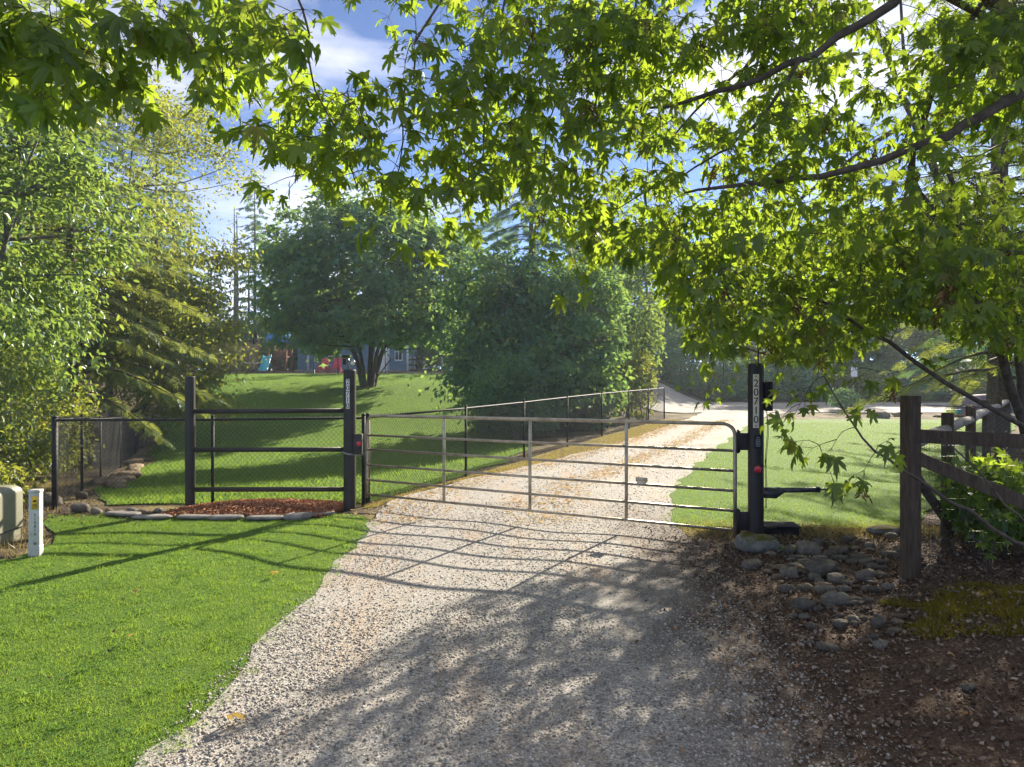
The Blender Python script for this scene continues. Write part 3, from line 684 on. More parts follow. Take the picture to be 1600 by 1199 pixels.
mp_ = thing('marker_post', (-5.3, 7.9, mz), 'short white marker post with yellow sticker and black digits', 'post')
mk('post', box((-5.3, 7.9, mz+.35), (.112, .085, .74), .12, .008), M['white_pvc'], mp_)
mk('cap', box((-5.3, 7.9, mz+.735), (.124, .097, .035), .12, .012), M['white_pvc'], mp_)
mq = lambda x, z, y=-.0445: np.array([-5.3, 7.9, mz])+rotz(.12) @ np.array([x, y, z])
mk('collar', box((-5.3, 7.9, mz+.07), (.118, .091, .13), .12, .006), M['white_pvc'], mp_)
st = mk('yellow_sticker', box(mq(.012, .61), (.07, .004, .145), .12), M['yellow'], mp_)
mk('sticker_print', [box(mq(.012, .63, -.0475), (.035, .002, .02), .12), box(mq(.012, .59, -.0475), (.045, .002, .006), .12), box(mq(.012, .575, -.0475), (.045, .002, .006), .12)], M['ink'], st)
for k, c_ in enumerate('024810'):
    V, Fc = text_mesh(c_, .042, .001); mk('digit', (upright(V*[.8, 1, 1], .12, mq(.012, .475-k*.042, -.0450)), Fc), M['ink'], mp_)
mk('bolt', tube(np.array([mq(.015, .16, -.04), mq(.015, .16, -.052)]), .012, 8), M['rod'], mp_)

# ------------------------------------------------------------------ mulch bed and edging
bed_xl = lambda y: np.interp(y, [9.7, 10.0, 10.3, 11.0], [-4.0, -5.0, -5.05, -4.6])
bed_xr = lambda y: np.interp(y, [9.7, 10.0, 10.3, 11.0], [-3.2, -2.65, -2.5, -2.4])
sheet('mulch_bed', np.arange(9.98, 11.05, .1), bed_xl, bed_xr, 24, .03, M['mulch'], .02, lambda X, Y, u: .12*np.sin(np.pi*np.clip(u, 0, 1))**.5*np.sin(np.pi*np.clip((Y-9.9)/1.2, 0, 1)))
n = 5200; yy = rng.uniform(9.98, 11.05, n); uu = rng.uniform(0.01, .99, n); xx = bed_xl(yy)*(1-uu)+bed_xr(yy)*uu
zz = gz(xx, yy)+.035+.12*np.sin(np.pi*uu)**.5*np.sin(np.pi*np.clip((yy-9.9)/1.2, 0, 1))+rng.uniform(0, .02, n)
T = np.array([[-.5, -.14, 0], [.5, -.1, 0], [.45, .14, .04], [-.5, .1, .02], [0, 0, .16]]); Tf = np.array([[0, 1, 4], [1, 2, 4], [2, 3, 4], [3, 0, 4]])
o = mk('bark_mulch', scatter(T, Tf, np.stack([xx, yy, zz], -1), rots(randdir(n, .4), randdir(n)), rng.uniform(.025, .06, n)), M['chip']); o['kind'] = 'stuff'; tag(o, 'red brown bark mulch chips below the dark pipe rails', 'mulch')
def blob(seed, sub=2, rough=.18, flat=.7, sx=1.3, boxy=0.0):
    bm = bmesh.new(); bmesh.ops.create_icosphere(bm, subdivisions=sub, radius=1)
    for v in bm.verts:
        p = v.co.copy()
        if boxy: p = Vector([math.copysign(abs(q)**(1-boxy), q) for q in p]) 
        nz = mnoise.noise(p*.9+Vector((seed*7.1, seed*3.3, 0)))*rough*1.6+mnoise.noise(p*2.3+Vector((seed, 5, 2)))*rough*.5
        v.co = Vector((p.x*sx, p.y, p.z*flat))*(1+nz)
    bm.verts.index_update(); V = np.array([v.co[:] for v in bm.verts]); Fc = np.array([[v.index for v in f.verts] for f in bm.faces]); bm.free(); return V, Fc
slab_x = np.array([-5.55, -5.05, -4.45, -4.0, -3.45, -3.0, -2.72]); slab_len = [.55, .58, .50, .52, .55, .40, .35]
for k, (x0, ln) in enumerate(zip(slab_x, slab_len)):
    y0 = [10.12, 9.97, 9.93, 9.92, 9.94, 9.98, 10.15][k]; ang_ = [-.25, -.12, -.02, .03, .06, .15, .5][k]
    V, Fc = blob(20+k, 2, .10, .32, 1.0, .45); V = V*np.array([ln*.50, .11, .075 if k != 5 else .15])
    V = V @ rotz(ang_).T+np.array([x0, y0, float(gz(x0, y0))+.05])
    lab = 'flat grey stone slab edging the red mulch bed' if k != 5 else 'broken pale stone lump edging the red mulch bed'
    mk0('edging_stone', (V, Fc), M['slab'], lab, 'stone', 'edging stones of the mulch bed', k == 5)

# ------------------------------------------------------------------ rocks
variants = [mesh_np('rock', [blob(s, 3, .22, .58+.12*(s % 3), 1.15+.15*(s % 4), .25*(s % 2))], True) for s in range(8)]
for k, v in enumerate(variants): v.materials.append(M['rock'] if k % 3 else M['rock_tan'])
def rock(px, py, wpx, label, group, var, zs=1.0, sink=.10):
    d = F*CAMZ/(py-HY)
    for _ in range(3):
        x = (px-CX)/F*d; d = F*(CAMZ-float(gz(x, d)))/(py-HY)
    s = wpx/F*d/2/1.3*(.85 if wpx > 20 else 1)
    o = bpy.data.objects.new('river_rock', variants[var]); link(o)
    o.location = (x, d+s*.5, float(gz(x, d+s*.5))+.012+s*(.65*zs-sink*.8)); o.scale = (s, s*.9, s*zs); o.rotation_euler = (random.uniform(-.2, .2), random.uniform(-.2, .2), random.uniform(-.6, .6))
    return tag(o, label, 'rock', group)
LR = 'rounded grey river rock in the leaf litter beside the keypad post'
GR = 'river rocks beside the keypad post'
big = [(1288, 905, 58, 1), (1310, 948, 44, 2), (1256, 958, 48, 4), (1235, 905, 32, 5), (1275, 893, 24, 7), (1310, 915, 36, 1), (1356, 910, 40, 2), (1320, 930, 30, 4), (1232, 928, 24, 5),
       (1262, 925, 26, 0), (1290, 930, 28, 7), (1316, 870, 26, 1), (1298, 872, 22, 2), (1236, 868, 30, 4), (1266, 870, 42, 5), (1216, 865, 36, 0), (1175, 892, 32, 7), (1315, 985, 30, 1), (1296, 950, 26, 2),
       (1335, 975, 24, 4), (1376, 982, 30, 5), (1405, 980, 26, 0), (1295, 1022, 30, 7), (1378, 1018, 28, 1), (1390, 925, 26, 2), (1340, 945, 22, 4), (1275, 910, 20, 5), (1250, 895, 22, 0), (1345, 880, 24, 7),
       (1365, 893, 22, 1), (1395, 845, 24, 2), (1326, 850, 26, 4), (1280, 855, 20, 5), (1200, 900, 18, 0), (1260, 885, 18, 7), (1515, 1085, 26, 1), (1360, 860, 22, 5), (1300, 890, 18, 2)]
for px, py, wd, v in big: rock(px, py, wd, ('large ' if wd > 33 else 'fist sized ')+('tan brown' if v % 3 == 0 else 'grey')+' river rock in the leaf litter beside the keypad post', GR, v)
for _ in range(130):
    t = random.random(); px = 1205+t*200+random.gauss(0, 40); py = 862+random.random()**1.3*150
    if px < 1190+(py-860)*.4: px += 60
    rock(px, py, random.uniform(8, 19), 'small river pebble scattered among the larger rocks by the keypad post', 'small pebbles beside the keypad post', random.randrange(8))
V, Fc = blob(33, 3, .16, .62, 1.35); bx0 = P(1185, 872, 7.9); V = V*np.array([.19, .2, .20]) @ np.eye(3)
mk0('boulder', (V+np.array([2.80, 8.12, .10]), Fc), M['moss_rock'], 'large mossy boulder at the foot of the keypad post', 'boulder', smooth=True)
V, Fc = blob(35, 3, .18, .5, 1.5); mk0('boulder', (V*np.array([.17, .15, .17])+np.array([4.72, 8.95, .06]), Fc), M['moss_rock'], 'dark flat mossy rock lying in front of the right lawn', 'rock', smooth=True)
for px, py, wd, v in ((122, 803, 36, 1), (148, 805, 22, 2), (122, 780, 28, 4), (205, 806, 22, 5), (224, 806, 18, 3), (232, 806, 14, 6), (245, 805, 18, 1), (258, 806, 12, 3), (180, 806, 14, 7), (168, 803, 16, 0), (268, 806, 12, 3)):
    rock(px, py, wd, 'pale rock at the lawn edge below the chain link corner', 'rocks at the chain link corner', v)
for k in range(16):
    y = 13.8+k*.62; x = float(leftf(y))+.35+random.uniform(-.12, .2); s = random.uniform(.10, .2)
    o = bpy.data.objects.new('river_rock', variants[random.choice([0, 3, 6])]); link(o); o.location = (x, y, float(gz(x, y))+s*.3); o.scale = (s, s, s); o.rotation_euler = (0, 0, random.uniform(0, 6))
    tag(o, 'rock in the row along the foot of the climbing chain link fence', 'rock', 'rocks along the climbing chain link fence')
rock(75, 790, 40, 'big grey boulder in the brush left of the chain link corner', None, 2)
# ------------------------------------------------------------------ gravel, grass, litter
def pebble_t(s):
    r = np.random.default_rng(s); n = 4; a = np.arange(n)/n*2*np.pi+r.normal(size=n)*.25
    lo = np.stack([np.cos(a)*r.uniform(.8, 1.2, n)*1.25, np.sin(a)*r.uniform(.75, 1.1, n), r.uniform(-.4, -.2, n)], -1)
    a2 = a+.5; hi = np.stack([np.cos(a2)*r.uniform(.45, .8, n)*1.25, np.sin(a2)*r.uniform(.45, .8, n), r.uniform(.4, .75, n)], -1)
    V = np.concatenate([lo, hi]); Fq = [(n, n+1, n+2), (n, n+2, n+3)]
    for k in range(n):
        k2 = (k+1) % n; Fq += [(k, k2, n+k), (k2, n+k2, n+k)]
    return V, np.array(Fq)
def strew(name, n, yr, smin, smax, density, label, extra_r=.35):
    yy = rng.uniform(yr[0], yr[1], n); l = drive_l(yy)-.12; r = drive_r(yy)+extra_r; xx = l+(r-l)*rng.uniform(0, 1, n)
    keep = rng.uniform(0, 1, n) < density(xx, yy); xx, yy = xx[keep], yy[keep]; n = len(xx)
    s = smin+(smax-smin)*rng.uniform(0, 1, n)**2.5
    pos = np.stack([xx, yy, gz(xx, yy)+.022+s*.2], -1)
    nr = randdir(n)*.35; nr[:, 2] += 1; rot = rots(np.cross(randdir(n), nr), nr); ch = []
    for k in range(6):
        m = np.arange(n) % 6 == k; ch.append(scatter(*pebble_t(k), pos[m], rot[m], np.stack([s, s, s*rng.uniform(.5, 1.0, n)], -1)[m]))
    o = mk(name, ch, M['pebble']); o['kind'] = 'stuff'; tag(o, label, 'gravel'); return o
def dens(x, y):
    l = drive_l(y); r = drive_r(y)
    m = (x-l)/(r-l); tr = np.exp(-((m-.26)/.075)**2)+np.exp(-((m-.70)/.075)**2)
    pat = np.sin(x*2.1+np.sin(y*.9)*1.3)*np.sin(y*1.3+np.cos(x*1.7))
    return np.clip((x-l+.15)/.3, .1, 1)*np.clip((r+.35-x)/1.1, .06, 1)*np.clip(1-.5*tr-.25*(pat > .3), .2, 1)
strew('gravel_stones', 48000, (2.7, 6.2), .0038, .0128, dens, 'loose crushed gravel stones of the driveway before the gate')
strew('gravel_stones', 25000, (6.2, 11.2), .0042, .0125, dens, 'loose gravel stones in the sun patch under the gate')
strew('gravel_stones', 8000, (11.2, 20), .006, .016, lambda x, y: dens(x, y)*.8, 'loose gravel stones on the driveway behind the gate')

def blades(name, n, xs, ys, h, wd, material, label, lean=.5, cat='grass', off=.014, clump=0):
    nn = len(xs); hh = h*rng.uniform(.55, 1.3, nn); a = rng.uniform(0, 2*np.pi, nn); ln = lean*rng.uniform(.1, 1.3, nn)
    T = np.array([[0, -.5, 0], [0, .5, 0], [1., 0, 0.0]])
    up = np.stack([np.cos(a)*ln, np.sin(a)*ln, np.ones(nn)], -1)
    rt = rots(up, np.stack([-np.sin(a), np.cos(a), rng.normal(size=nn)*.3], -1)+rng.normal(size=(nn, 3))*.4)
    pos = np.stack([xs, ys, gz(xs, ys)+off], -1)
    o = mk(name, scatter(T, np.array([[0, 1, 2]]), pos, rt, np.stack([hh, np.full(nn, wd)*rng.uniform(.6, 1.4, nn), hh], -1)), material)
    o['kind'] = 'stuff'; return tag(o, label, cat)
def inview(x, y, m=60):
    px = CX+F*x/y; return (px > -m) & (px < 1600+m)
n = 420000; yy = 3.2+7.0*rng.uniform(0, 1, n)**1.35; xx = rng.uniform(-8.5, -1.7, n)
k = inview(xx, yy) & (xx > lawn_front_l(yy)+.02) & (xx < lawn_front_r(yy)+.05*np.sin(yy*4.7)+.035*np.sin(yy*13.1)+.07*rng.normal(size=n)-.02)
cl = np.sin(xx*5+np.sin(yy*4)*1.5)*np.sin(yy*6.1+np.sin(xx*3)); k &= rng.uniform(-1.6, 1, n) < cl*.6+.2
blades('lawn_grass', 0, xx[k], yy[k], .021, .0045, M['grass'], 'short mown grass of the lawn beside the driveway in front of the gate', .9)
n = 150000; yy = 11.1+33*rng.uniform(0, 1, n)**1.5; xx = rng.uniform(-20, 3, n); k = inview(xx, yy) & (xx > lawn_back_l(yy)) & (xx < lawn_back_r(yy)+.1*rng.normal(size=n))
blades('lawn_grass', 0, xx[k], yy[k], .075, .013, M['grass'], 'mown grass of the rising lawn behind the chain link fence', .8, off=.02)
n = 110000; yy = 9.3+19*rng.uniform(0, 1, n)**1.5; xx = rng.uniform(2, 20, n); edge = 9.4+.25*np.sin(xx*2.2)+.12*rng.normal(size=n)
k = inview(xx, yy) & (xx > lawn_right_l(yy)+.1*rng.normal(size=n)) & (xx < lawn_right_r(yy)) & (yy > edge)
blades('lawn_grass', 0, xx[k], yy[k], .04, .009, M['grass'], 'mown grass of the lawn between driveway and wooden fence', .8, off=.026)
n = 26000; c = rng.integers(0, 900, n); cx_ = rng.uniform(-8, -1.75, 900); cy_ = 3.3+6.8*rng.uniform(0, 1, 900)**1.2
xx = cx_[c]+rng.normal(size=n)*.035; yy = cy_[c]+rng.normal(size=n)*.035; k = (xx > lawn_front_l(yy)) & (xx < lawn_front_r(yy)+.08)
blades('grass_tufts', 0, xx[k], yy[k], .042, .006, M['grass'], 'longer tufts standing up in the front lawn', 1.0)
n = 15000; c = rng.integers(0, 420, n); cx_ = rng.uniform(-8, -1.9, 420); cy_ = 3.3+6.8*rng.uniform(0, 1, 420)**1.2; w_ = rng.uniform(.04, .16, 420)
xx = cx_[c]+rng.normal(size=n)*w_[c]; yy = cy_[c]+rng.normal(size=n)*w_[c]; k = (xx > lawn_front_l(yy)) & (xx < lawn_front_r(yy)); xx, yy = xx[k], yy[k]; n = len(xx)
T = np.array([[0, 0, 0], [.5, -.4, .05], [1, 0, 0], [.5, .4, .05]]); nr = randdir(n)*.45; nr[:, 2] += 1
o = mk('clover', scatter(T, np.array([[0, 1, 2, 3]]), np.stack([xx, yy, gz(xx, yy)+.016+rng.uniform(.008, .024, n)], -1), rots(np.cross(randdir(n), nr), nr), rng.uniform(.010, .022, n)), M['clover']); o['kind'] = 'stuff'; tag(o, 'darker clover patches in the front lawn', 'clover')
# dry verge: along the driveway left edge behind the gate, under fences, edges
n = 16000; yy = rng.uniform(10.7, 30, n); w_ = rng.uniform(0, 1, n); xx = (drive_l(yy)-.05)*w_+(xf_right(yy)+.1)*(1-w_); 
blades('dry_grass', 0, xx, yy, .06, .008, M['dry_grass'], 'straw coloured dry grass verge between driveway and chain link fence', 1.0, off=.005)
n = 9000; xx = rng.uniform(2.2, 5.6, n); yy = 9.1+rng.normal(size=n)*.28+.1*np.sin(xx*3)
blades('dry_grass', 0, xx, yy, .05, .006, M['dry_grass'], 'pale dry grass along the front edge of the right lawn', 1.2, off=.02)
n = 14000; xx = rng.uniform(-13, -5.2, n); yy = rng.uniform(7.6, 15, n); k = (xx < lawn_front_l(yy)-.05) & ((yy < 10.7) | (xx < leftf(yy)-.2)); xx, yy = xx[k], yy[k]
blades('dry_grass', 0, xx, yy, .12, .008, M['dry_grass'], 'dry grass and weeds around the utility cabinet', .9, off=.0)
# litter on the right
def leaf_strew(n, xs, ys, smin, smax, name, label, off=.02):
    T = np.array([[-.5, 0, .10], [-.1, -.34, 0], [.5, -.05, .16], [0, .36, .05], [.05, 0, -.08]]); Tf = np.array([[0, 1, 4], [1, 2, 4], [2, 3, 4], [3, 0, 4]])
    n = len(xs); nr = randdir(n)*.7; nr[:, 2] += 1; s = smin+(smax-smin)*rng.uniform(0, 1, n)**3
    pos = np.stack([xs, ys, gz(xs, ys)+off+s*.1+rng.uniform(0, .015, n)], -1)
    o = mk(name, scatter(T, Tf, pos, rots(np.cross(randdir(n), nr), nr), np.stack([s, s*rng.uniform(.4, 1.1, n), s*rng.uniform(.5, 2, n)], -1)), M['litter']); o['kind'] = 'stuff'; return tag(o, label, 'leaf litter')
n = 70000; yy = 2.8+6.6*rng.uniform(0, 1, n)**.9; xx = rng.uniform(1.5, 7.5, n); e = drive_r(yy)
k = inview(xx, yy, 40) & (rng.uniform(0, 1, n) < np.clip((xx-e+.75)/1.1, .0, 1)**1.4) & (yy < 9.35+.2*rng.normal(size=n))
leaf_strew(0, xx[k], yy[k], .010, .055, 'leaf_litter', 'brown dead leaves covering the ground right of the driveway')
n = 5200; yy = rng.uniform(2.8, 9.5, n); xx = rng.uniform(.4, 2.4, n); k = rng.uniform(0, 1, n) < np.clip((xx-.7)/1.6, 0, 1)**1.5
leaf_strew(0, xx[k], yy[k], .012, .045, 'leaf_litter', 'scattered dead leaf crumbs on the shaded right edge of the gravel', .03)
n = 3500; yy = rng.uniform(9.5, 13, n); xx = rng.uniform(-8.5, -5, n); k = (yy < 10.4) | (xx < leftf(yy)+.5)
leaf_strew(0, xx[k], yy[k], .02, .06, 'leaf_litter', 'dry leaf litter among the rocks at the chain link corner', .01)
n = 380; xx = rng.uniform(-7.5, -1.9, n); yy = 3.4+6.6*rng.uniform(0, 1, n)**1.1; k = (xx > lawn_front_l(yy)) & (xx < lawn_front_r(yy))
leaf_strew(0, xx[k], yy[k], .012, .04, 'leaf_litter', 'scattered brown leaf crumbs lying on the front lawn', .035)
# fallen needles in orange drifts on the far driveway
n = 4500; yy = rng.uniform(9.5, 30, n); t_ = np.where(rng.uniform(0, 1, n) < .5, .08, .56)+rng.normal(size=n)*.07; xx = drive_l(yy)*(1-t_)+drive_r(yy)*t_
T = np.array([[-.5, -.03, 0], [.5, -.03, 0], [.5, .03, 0.01], [-.5, .03, .01]]); nr = randdir(n)*.06; nr[:, 2] += 1
o = mk('fallen_needles', scatter(T, np.array([[0, 1, 2, 3]]), np.stack([xx, yy, gz(xx, yy)+.03+rng.uniform(0, .012, n)], -1), rots(np.cross(randdir(n), nr), nr), np.stack([rng.uniform(.03, .08, n)*1.0, np.full(n, .10), np.ones(n)], -1)), M['needles']); o['kind'] = 'stuff'; tag(o, 'orange drifts of fallen needles along the gravel wheel tracks', 'needles')
# moss on the mound
n = 26000; a = rng.uniform(0, 2*np.pi, n); q = rng.uniform(0, 1, n)**.6
mx, my = 3.9+np.cos(a)*q*.85+.18*np.sin(a*5)*q, 5.55+np.sin(a)*q*.75
k = np.sin(mx*9+1)*np.sin(my*8)+rng.normal(size=n)*.35-1.1*np.clip(q-.55, 0, 1) > -.45
o = blades('moss', 0, mx[k], my[k], .035*(.5+1.3*(np.sin(mx[k]*11+2)*np.sin(my[k]*9+1)*.5+.5)), .010, M['moss'], 'yellow green moss cushion on the shaded bank', 1.2, 'moss', off=.015)
# twigs lying about
for k in range(14):
    x, y = random.uniform(2.2, 4.6), random.uniform(3.6, 8.8); a = random.uniform(0, 3.1); l_ = random.uniform(.15, .5); pts = []
    for s in np.linspace(-.5, .5, 5): xx_, yy_ = x+math.cos(a)*l_*s, y+math.sin(a)*l_*s+random.uniform(-.01, .01); pts.append((xx_, yy_, float(gz(xx_, yy_))+.045+random.uniform(0, .02)))
    mk0('fallen_twig', tube(pts, np.linspace(.006, .003, 5), 5), M['dead_branch'], 'thin dead twig lying on the leaf litter', 'twig', 'twigs on the leaf litter')
# ------------------------------------------------------------------ leaf templates
_half = [(0, 1.0), (7, .80), (13, .82), (19, .56), (26, .38), (33, .62), (38, .80), (44, .93), (50, .74), (55, .72), (61, .50), (69, .33), (80, .46), (92, .62), (101, .57), (114, .40), (135, .22), (165, .13)]
_pol = _half+[(-a, r) for a, r in _half[1:]][::-1]
def maple_t(fold, droop, wav, seed):
    r_ = np.random.default_rng(seed)
    pts = np.array([[r*math.cos(R(a)), r*math.sin(R(a)), 0] for a, r in _pol]); pts[:, :2] *= 1+r_.normal(size=(len(pts), 1))*.04
    # ring at half radius for curvature
    mid = pts*.5; V = np.concatenate([pts, mid, [[0, 0, 0]]]); n = len(pts)
    rr = np.hypot(V[:, 0], V[:, 1]); an = np.arctan2(V[:, 1], V[:, 0])
    V[:, 2] = -droop*rr**2*(.6+.6*np.clip(np.cos(an), 0, 1))+fold*np.abs(V[:, 1])+wav*rr*np.cos(an*5+1)*.5
    co = np.concatenate([pts, mid, [[0, 0, 0]]]); Fq = []
    for k in range(n):
        k2 = (k+1) % n; Fq += [(k, k2, n+k2), (k, n+k2, n+k), (n+k, n+k2, 2*n)]
    return V, np.array(Fq), co
MT = [maple_t(.10, .45, .06, 1), maple_t(-.22, .3, .10, 2), maple_t(.35, .8, .05, 3), maple_t(.02, .15, .14, 4)]
def maple_md(fold, droop, wav, seed):
    V, Fq, co = maple_t(fold, droop, wav, seed); n = len(_pol); k = list(range(n))+[2*n]
    return V[k], np.array([(q, (q+1) % n, n) for q in range(n)]), co[k]
def maple_lo(fold, droop):
    pol = [(0, 1.0), (12, .78), (26, .38), (44, .93), (66, .36), (92, .62), (130, .25)]
    pol = pol+[(-a, r) for a, r in pol[1:]][::-1]
    V = np.array([[r*math.cos(R(a)), r*math.sin(R(a)), 0] for a, r in pol]+[[0, 0, 0]]); rr = np.hypot(V[:, 0], V[:, 1]); V[:, 2] = -droop*rr**2+fold*np.abs(V[:, 1])
    n = len(pol); return V, np.array([(k, (k+1) % n, n) for k in range(n)]), V*[1, 1, 0]
star = (np.array([[0, 0, 0], [.25, -.22, 0], [.55, -.8, -.1], [.55, -.2, 0], [1, 0, -.2], [.55, .2, 0], [.55, .8, -.1], [.25, .22, 0]]), np.array([(0, 1, 3), (1, 2, 3), (0, 3, 5), (3, 4, 5), (0, 5, 7), (5, 6, 7)]))
oval = (np.array([[0, 0, 0], [.35, -.27, .08], [.75, -.2, .03], [1, 0, -.12], [.75, .2, .03], [.35, .27, .08]]), np.array([(0, 1, 2, 3), (0, 3, 4, 5)]))

# ------------------------------------------------------------------ the big maple over the gate
maple_base = np.array([6.35, 8.3, float(gz(6.35, 8.3))])
mp_t = thing('bigleaf_maple', tuple(maple_base), 'spreading maple with large lobed leaves hanging over the gate and driveway', 'tree')
br = {}
def branch(key, pts, r0, r1, name='branch', n=14):
    p = smooth_path(np.array(pts, float), n); p[1:-1] += rng.normal(size=(n-2, 3))*.012
    br[key] = p; mk(name, tube(p, np.linspace(r0, r1, n), 8), M['bark'], mp_t, True)
b0 = maple_base
branch('t1', [b0-[0, 0, .2], P(1592, 640, 7.7), P(1535, 490, 7.4), P(1480, 360, 7.1), P(1425, 270, 6.9), P(1465, 120, 6.7), P(1540, 0, 6.6), P(1600, -150, 6.6)], .055, .018, 'trunk', 24)
branch('t2', [b0-[-.15, 0, .2], [6.75, 8.6, 1.6], [6.6, 8.4, 3.2], [6.0, 7.6, 4.7], [5.2, 6.6, 5.6]], .13, .06, 'trunk', 20)
branch('t3', [b0-[-.1, -.2, .2], [7.0, 9.6, 2.2], [6.7, 10.6, 4.2], [6.2, 11.0, 6.0], [5.6, 11.0, 7.5]], .11, .03, 'trunk', 18)
branch('t4', [b0-[.1, -.1, .2], P(1590, 560, 8.4), P(1550, 430, 8.3), P(1515, 350, 8.2), P(1470, 240, 8.4), P(1420, 120, 8.8), P(1400, -60, 9)], .05, .015, 'trunk', 18)
branch('b2', [[6.6, 8.4, 3.2], P(1780, 60, 6.0), P(1600, 145, 5.5), P(1510, 195, 5.4), P(1440, 225, 5.3), P(1290, 270, 5.2), P(1150, 290, 5.2), P(1070, 302, 5.3)], .060, .008, n=26)
branch('b3', [[5.2, 6.6, 5.6], P(1500, -70, 5.2), P(1390, 5, 5.1), P(1290, 70, 5.1), P(1150, 138, 5.3), P(1060, 162, 5.5), P(960, 175, 5.6)], .05, .006, n=22)
branch('b4', [[5.6, 7.1, 5.2], P(1330, -70, 6), P(1240, 22, 6), P(1170, 95, 6.1), P(1125, 140, 6.2), P(1020, 240, 6.4)], .035, .006, n=18)
branch('b5', [P(1250, 92, 5.1), P(1185, 190, 5.3), P(1130, 235, 5.5), P(1070, 270, 5.7), P(960, 330, 5.9)], .016, .004)
branch('b6', [[6.5, 8.2, 1.1], P(1620, 680, 6.4), P(1450, 580, 6.3), P(1310, 488, 6.4), P(1255, 465, 6.6), P(1150, 470, 6.9)], .028, .006, n=20)
branch('b7', [[6.4, 7.4, .35], P(1640, 865, 5.5), P(1500, 790, 5.3), P(1412, 737, 5.2), P(1350, 685, 5.25), P(1288, 588, 5.4)], .020, .005, n=20)
branch('b8', [[6.45, 8.1, .6], P(1620, 825, 5.9), P(1540, 750, 5.9), P(1468, 685, 5.9)], .012, .005)
branch('b9', [P(1535, 490, 7.4), P(1430, 480, 7.6), P(1340, 530, 7.9), P(1240, 560, 8.4), P(1140, 540, 9.0), P(1080, 560, 9.4)], .022, .005, n=18)
branch('b10', [P(1515, 350, 8.2), P(1380, 370, 8.6), P(1250, 430, 9.2), P(1130, 470, 9.8), P(1050, 500, 10.4)], .026, .005, n=18)
branch('b11', [[6.2, 11.0, 6.0], [4.8, 11.2, 5.0], [3.8, 11.5, 3.9], [3.2, 11.6, 3.0]], .04, .006)
branch('b12', [[6.7, 10.6, 4.2], [6.0, 12.0, 3.6], [5.2, 13.0, 3.1]], .035, .006)
branch('b19', [[6.2, 11.0, 6.0], [7.0, 13.0, 5.6], [7.4, 14.4, 5.0], [7.2, 15.4, 4.4]], .03, .006)
branch('b0', [[6.0, 7.6, 4.7], [4.2, 6.4, 5.5], [1.8, 5.6, 5.4], [-.4, 5.0, 5.0], [-2.2, 4.3, 4.6], [-3.4, 3.7, 4.1]], .07, .012, n=26)
branch('b0b', [[1.8, 5.6, 5.4], [.9, 6.6, 5.0], [.1, 7.2, 4.6], [-.6, 7.4, 4.3]], .03, .007)
branch('b13', [P(715, -60, 5.0), P(660, 60, 4.9), P(640, 130, 4.8), P(622, 250, 4.7), P(610, 330, 4.7)], .010, .003)
branch('b14', [P(800, -60, 5.2), P(770, 120, 5.2), P(755, 230, 5.1), P(740, 300, 5.0)], .009, .003)
branch('b15', [P(430, -80, 4.3), P(475, 20, 4.4), P(490, 130, 4.4), P(530, 210, 4.5), P(560, 300, 4.5)], .009, .003)
branch('b16', [P(240, -120, 3.9), P(155, 5, 3.7), P(100, 70, 3.6), P(30, 115, 3.5), P(-60, 140, 3.4)], .009, .003)
branch('b17', [P(880, -60, 5.4), P(905, 60, 5.6), P(870, 150, 5.7), P(850, 260, 5.8), P(880, 380, 6)], .009, .003)
branch('b18', [P(1010, -60, 6.4), P(960, 150, 6.6), P(900, 220, 6.8), P(860, 330, 7.0)], .012, .003)
nodes = np.concatenate([p[(len(p)//4 if k[0] == 't' else 1):] for k, p in br.items()])
ymax = lambda x: np.interp(x, [-300, 0, 60, 130, 200, 290, 330, 370, 430, 490, 560, 620, 660, 700, 750, 800, 850, 880, 930, 1000, 1040, 1070, 1110, 1150, 1200, 1250, 1310, 1400, 1500, 1620, 1900],
                                [170, 140, 165, 165, 150, 130, 150, 215, 270, 280, 330, 370, 345, 315, 340, 300, 380, 430, 430, 395, 430, 520, 570, 545, 545, 590, 565, 505, 520, 560, 560])
NT = 2950; tips = []; rj = random.Random(3)
gaps = [((470, 0, 640, 135), .72), ((400, 60, 470, 260), .5), ((1010, 0, 1130, 70), .5), ((1225, 110, 1330, 260), .65), ((1020, 170, 1130, 290), .35), ((930, 195, 1000, 250), .7), ((1085, 240, 1200, 300), .5), ((1300, 0, 1440, 130), .75), ((330, 130, 420, 190), .6), ((640, 200, 700, 290), .4)]
while len(tips) < NT:
    px = rj.uniform(-260, 1900); top = -420 if px > 900 else -130
    if px > 1640 and rj.random() < .6: continue
    if px < 900 and rj.random() < (.9 if px < 330 else .84 if px < 700 else .66): continue
    ym = float(ymax(px))-rj.uniform(14, 40); py = rj.uniform(top, ym)
    if py < 0 and rj.random() < .72: continue
    if any(a[0] < px < a[2] and a[1] < py < a[3] and rj.random() < q for a, q in gaps): continue
    lo = np.interp(px, [0, 300, 760, 1000, 1600], [3.2, 3.7, 4.4, 5.0, 4.9]); hi = np.interp(px, [0, 300, 700, 850, 1000, 1200, 1600], [4.3, 5.2, 6.6, 8.0, 10.8, 12.6, 13.0])
    if py < 260: hi = min(hi, lo+np.interp(py, [100, 260], [2.2, 4.0]))
    d = lo+(hi-lo)*rj.random()**1.15
    p = P(px, py, d)
    if mnoise.noise(Vector(p*.9)) < (-.13 if py < 300 else -.2): continue
    if p[2] < 1.55: continue
    # keep the sunny patch of gravel and the front lawn open
    sx_, sy_ = p[0]-1.10*p[2], p[1]-1.84*p[2]
    if sy_ > 3.2:
        lim = np.interp(sy_, [3, 4.2, 6.1, 7.7, 8.9, 12], [-1.9, -1.55, -.85, 1.3, 2.3, 3.3])
        if sx_ < lim: continue
    tips.append(p)
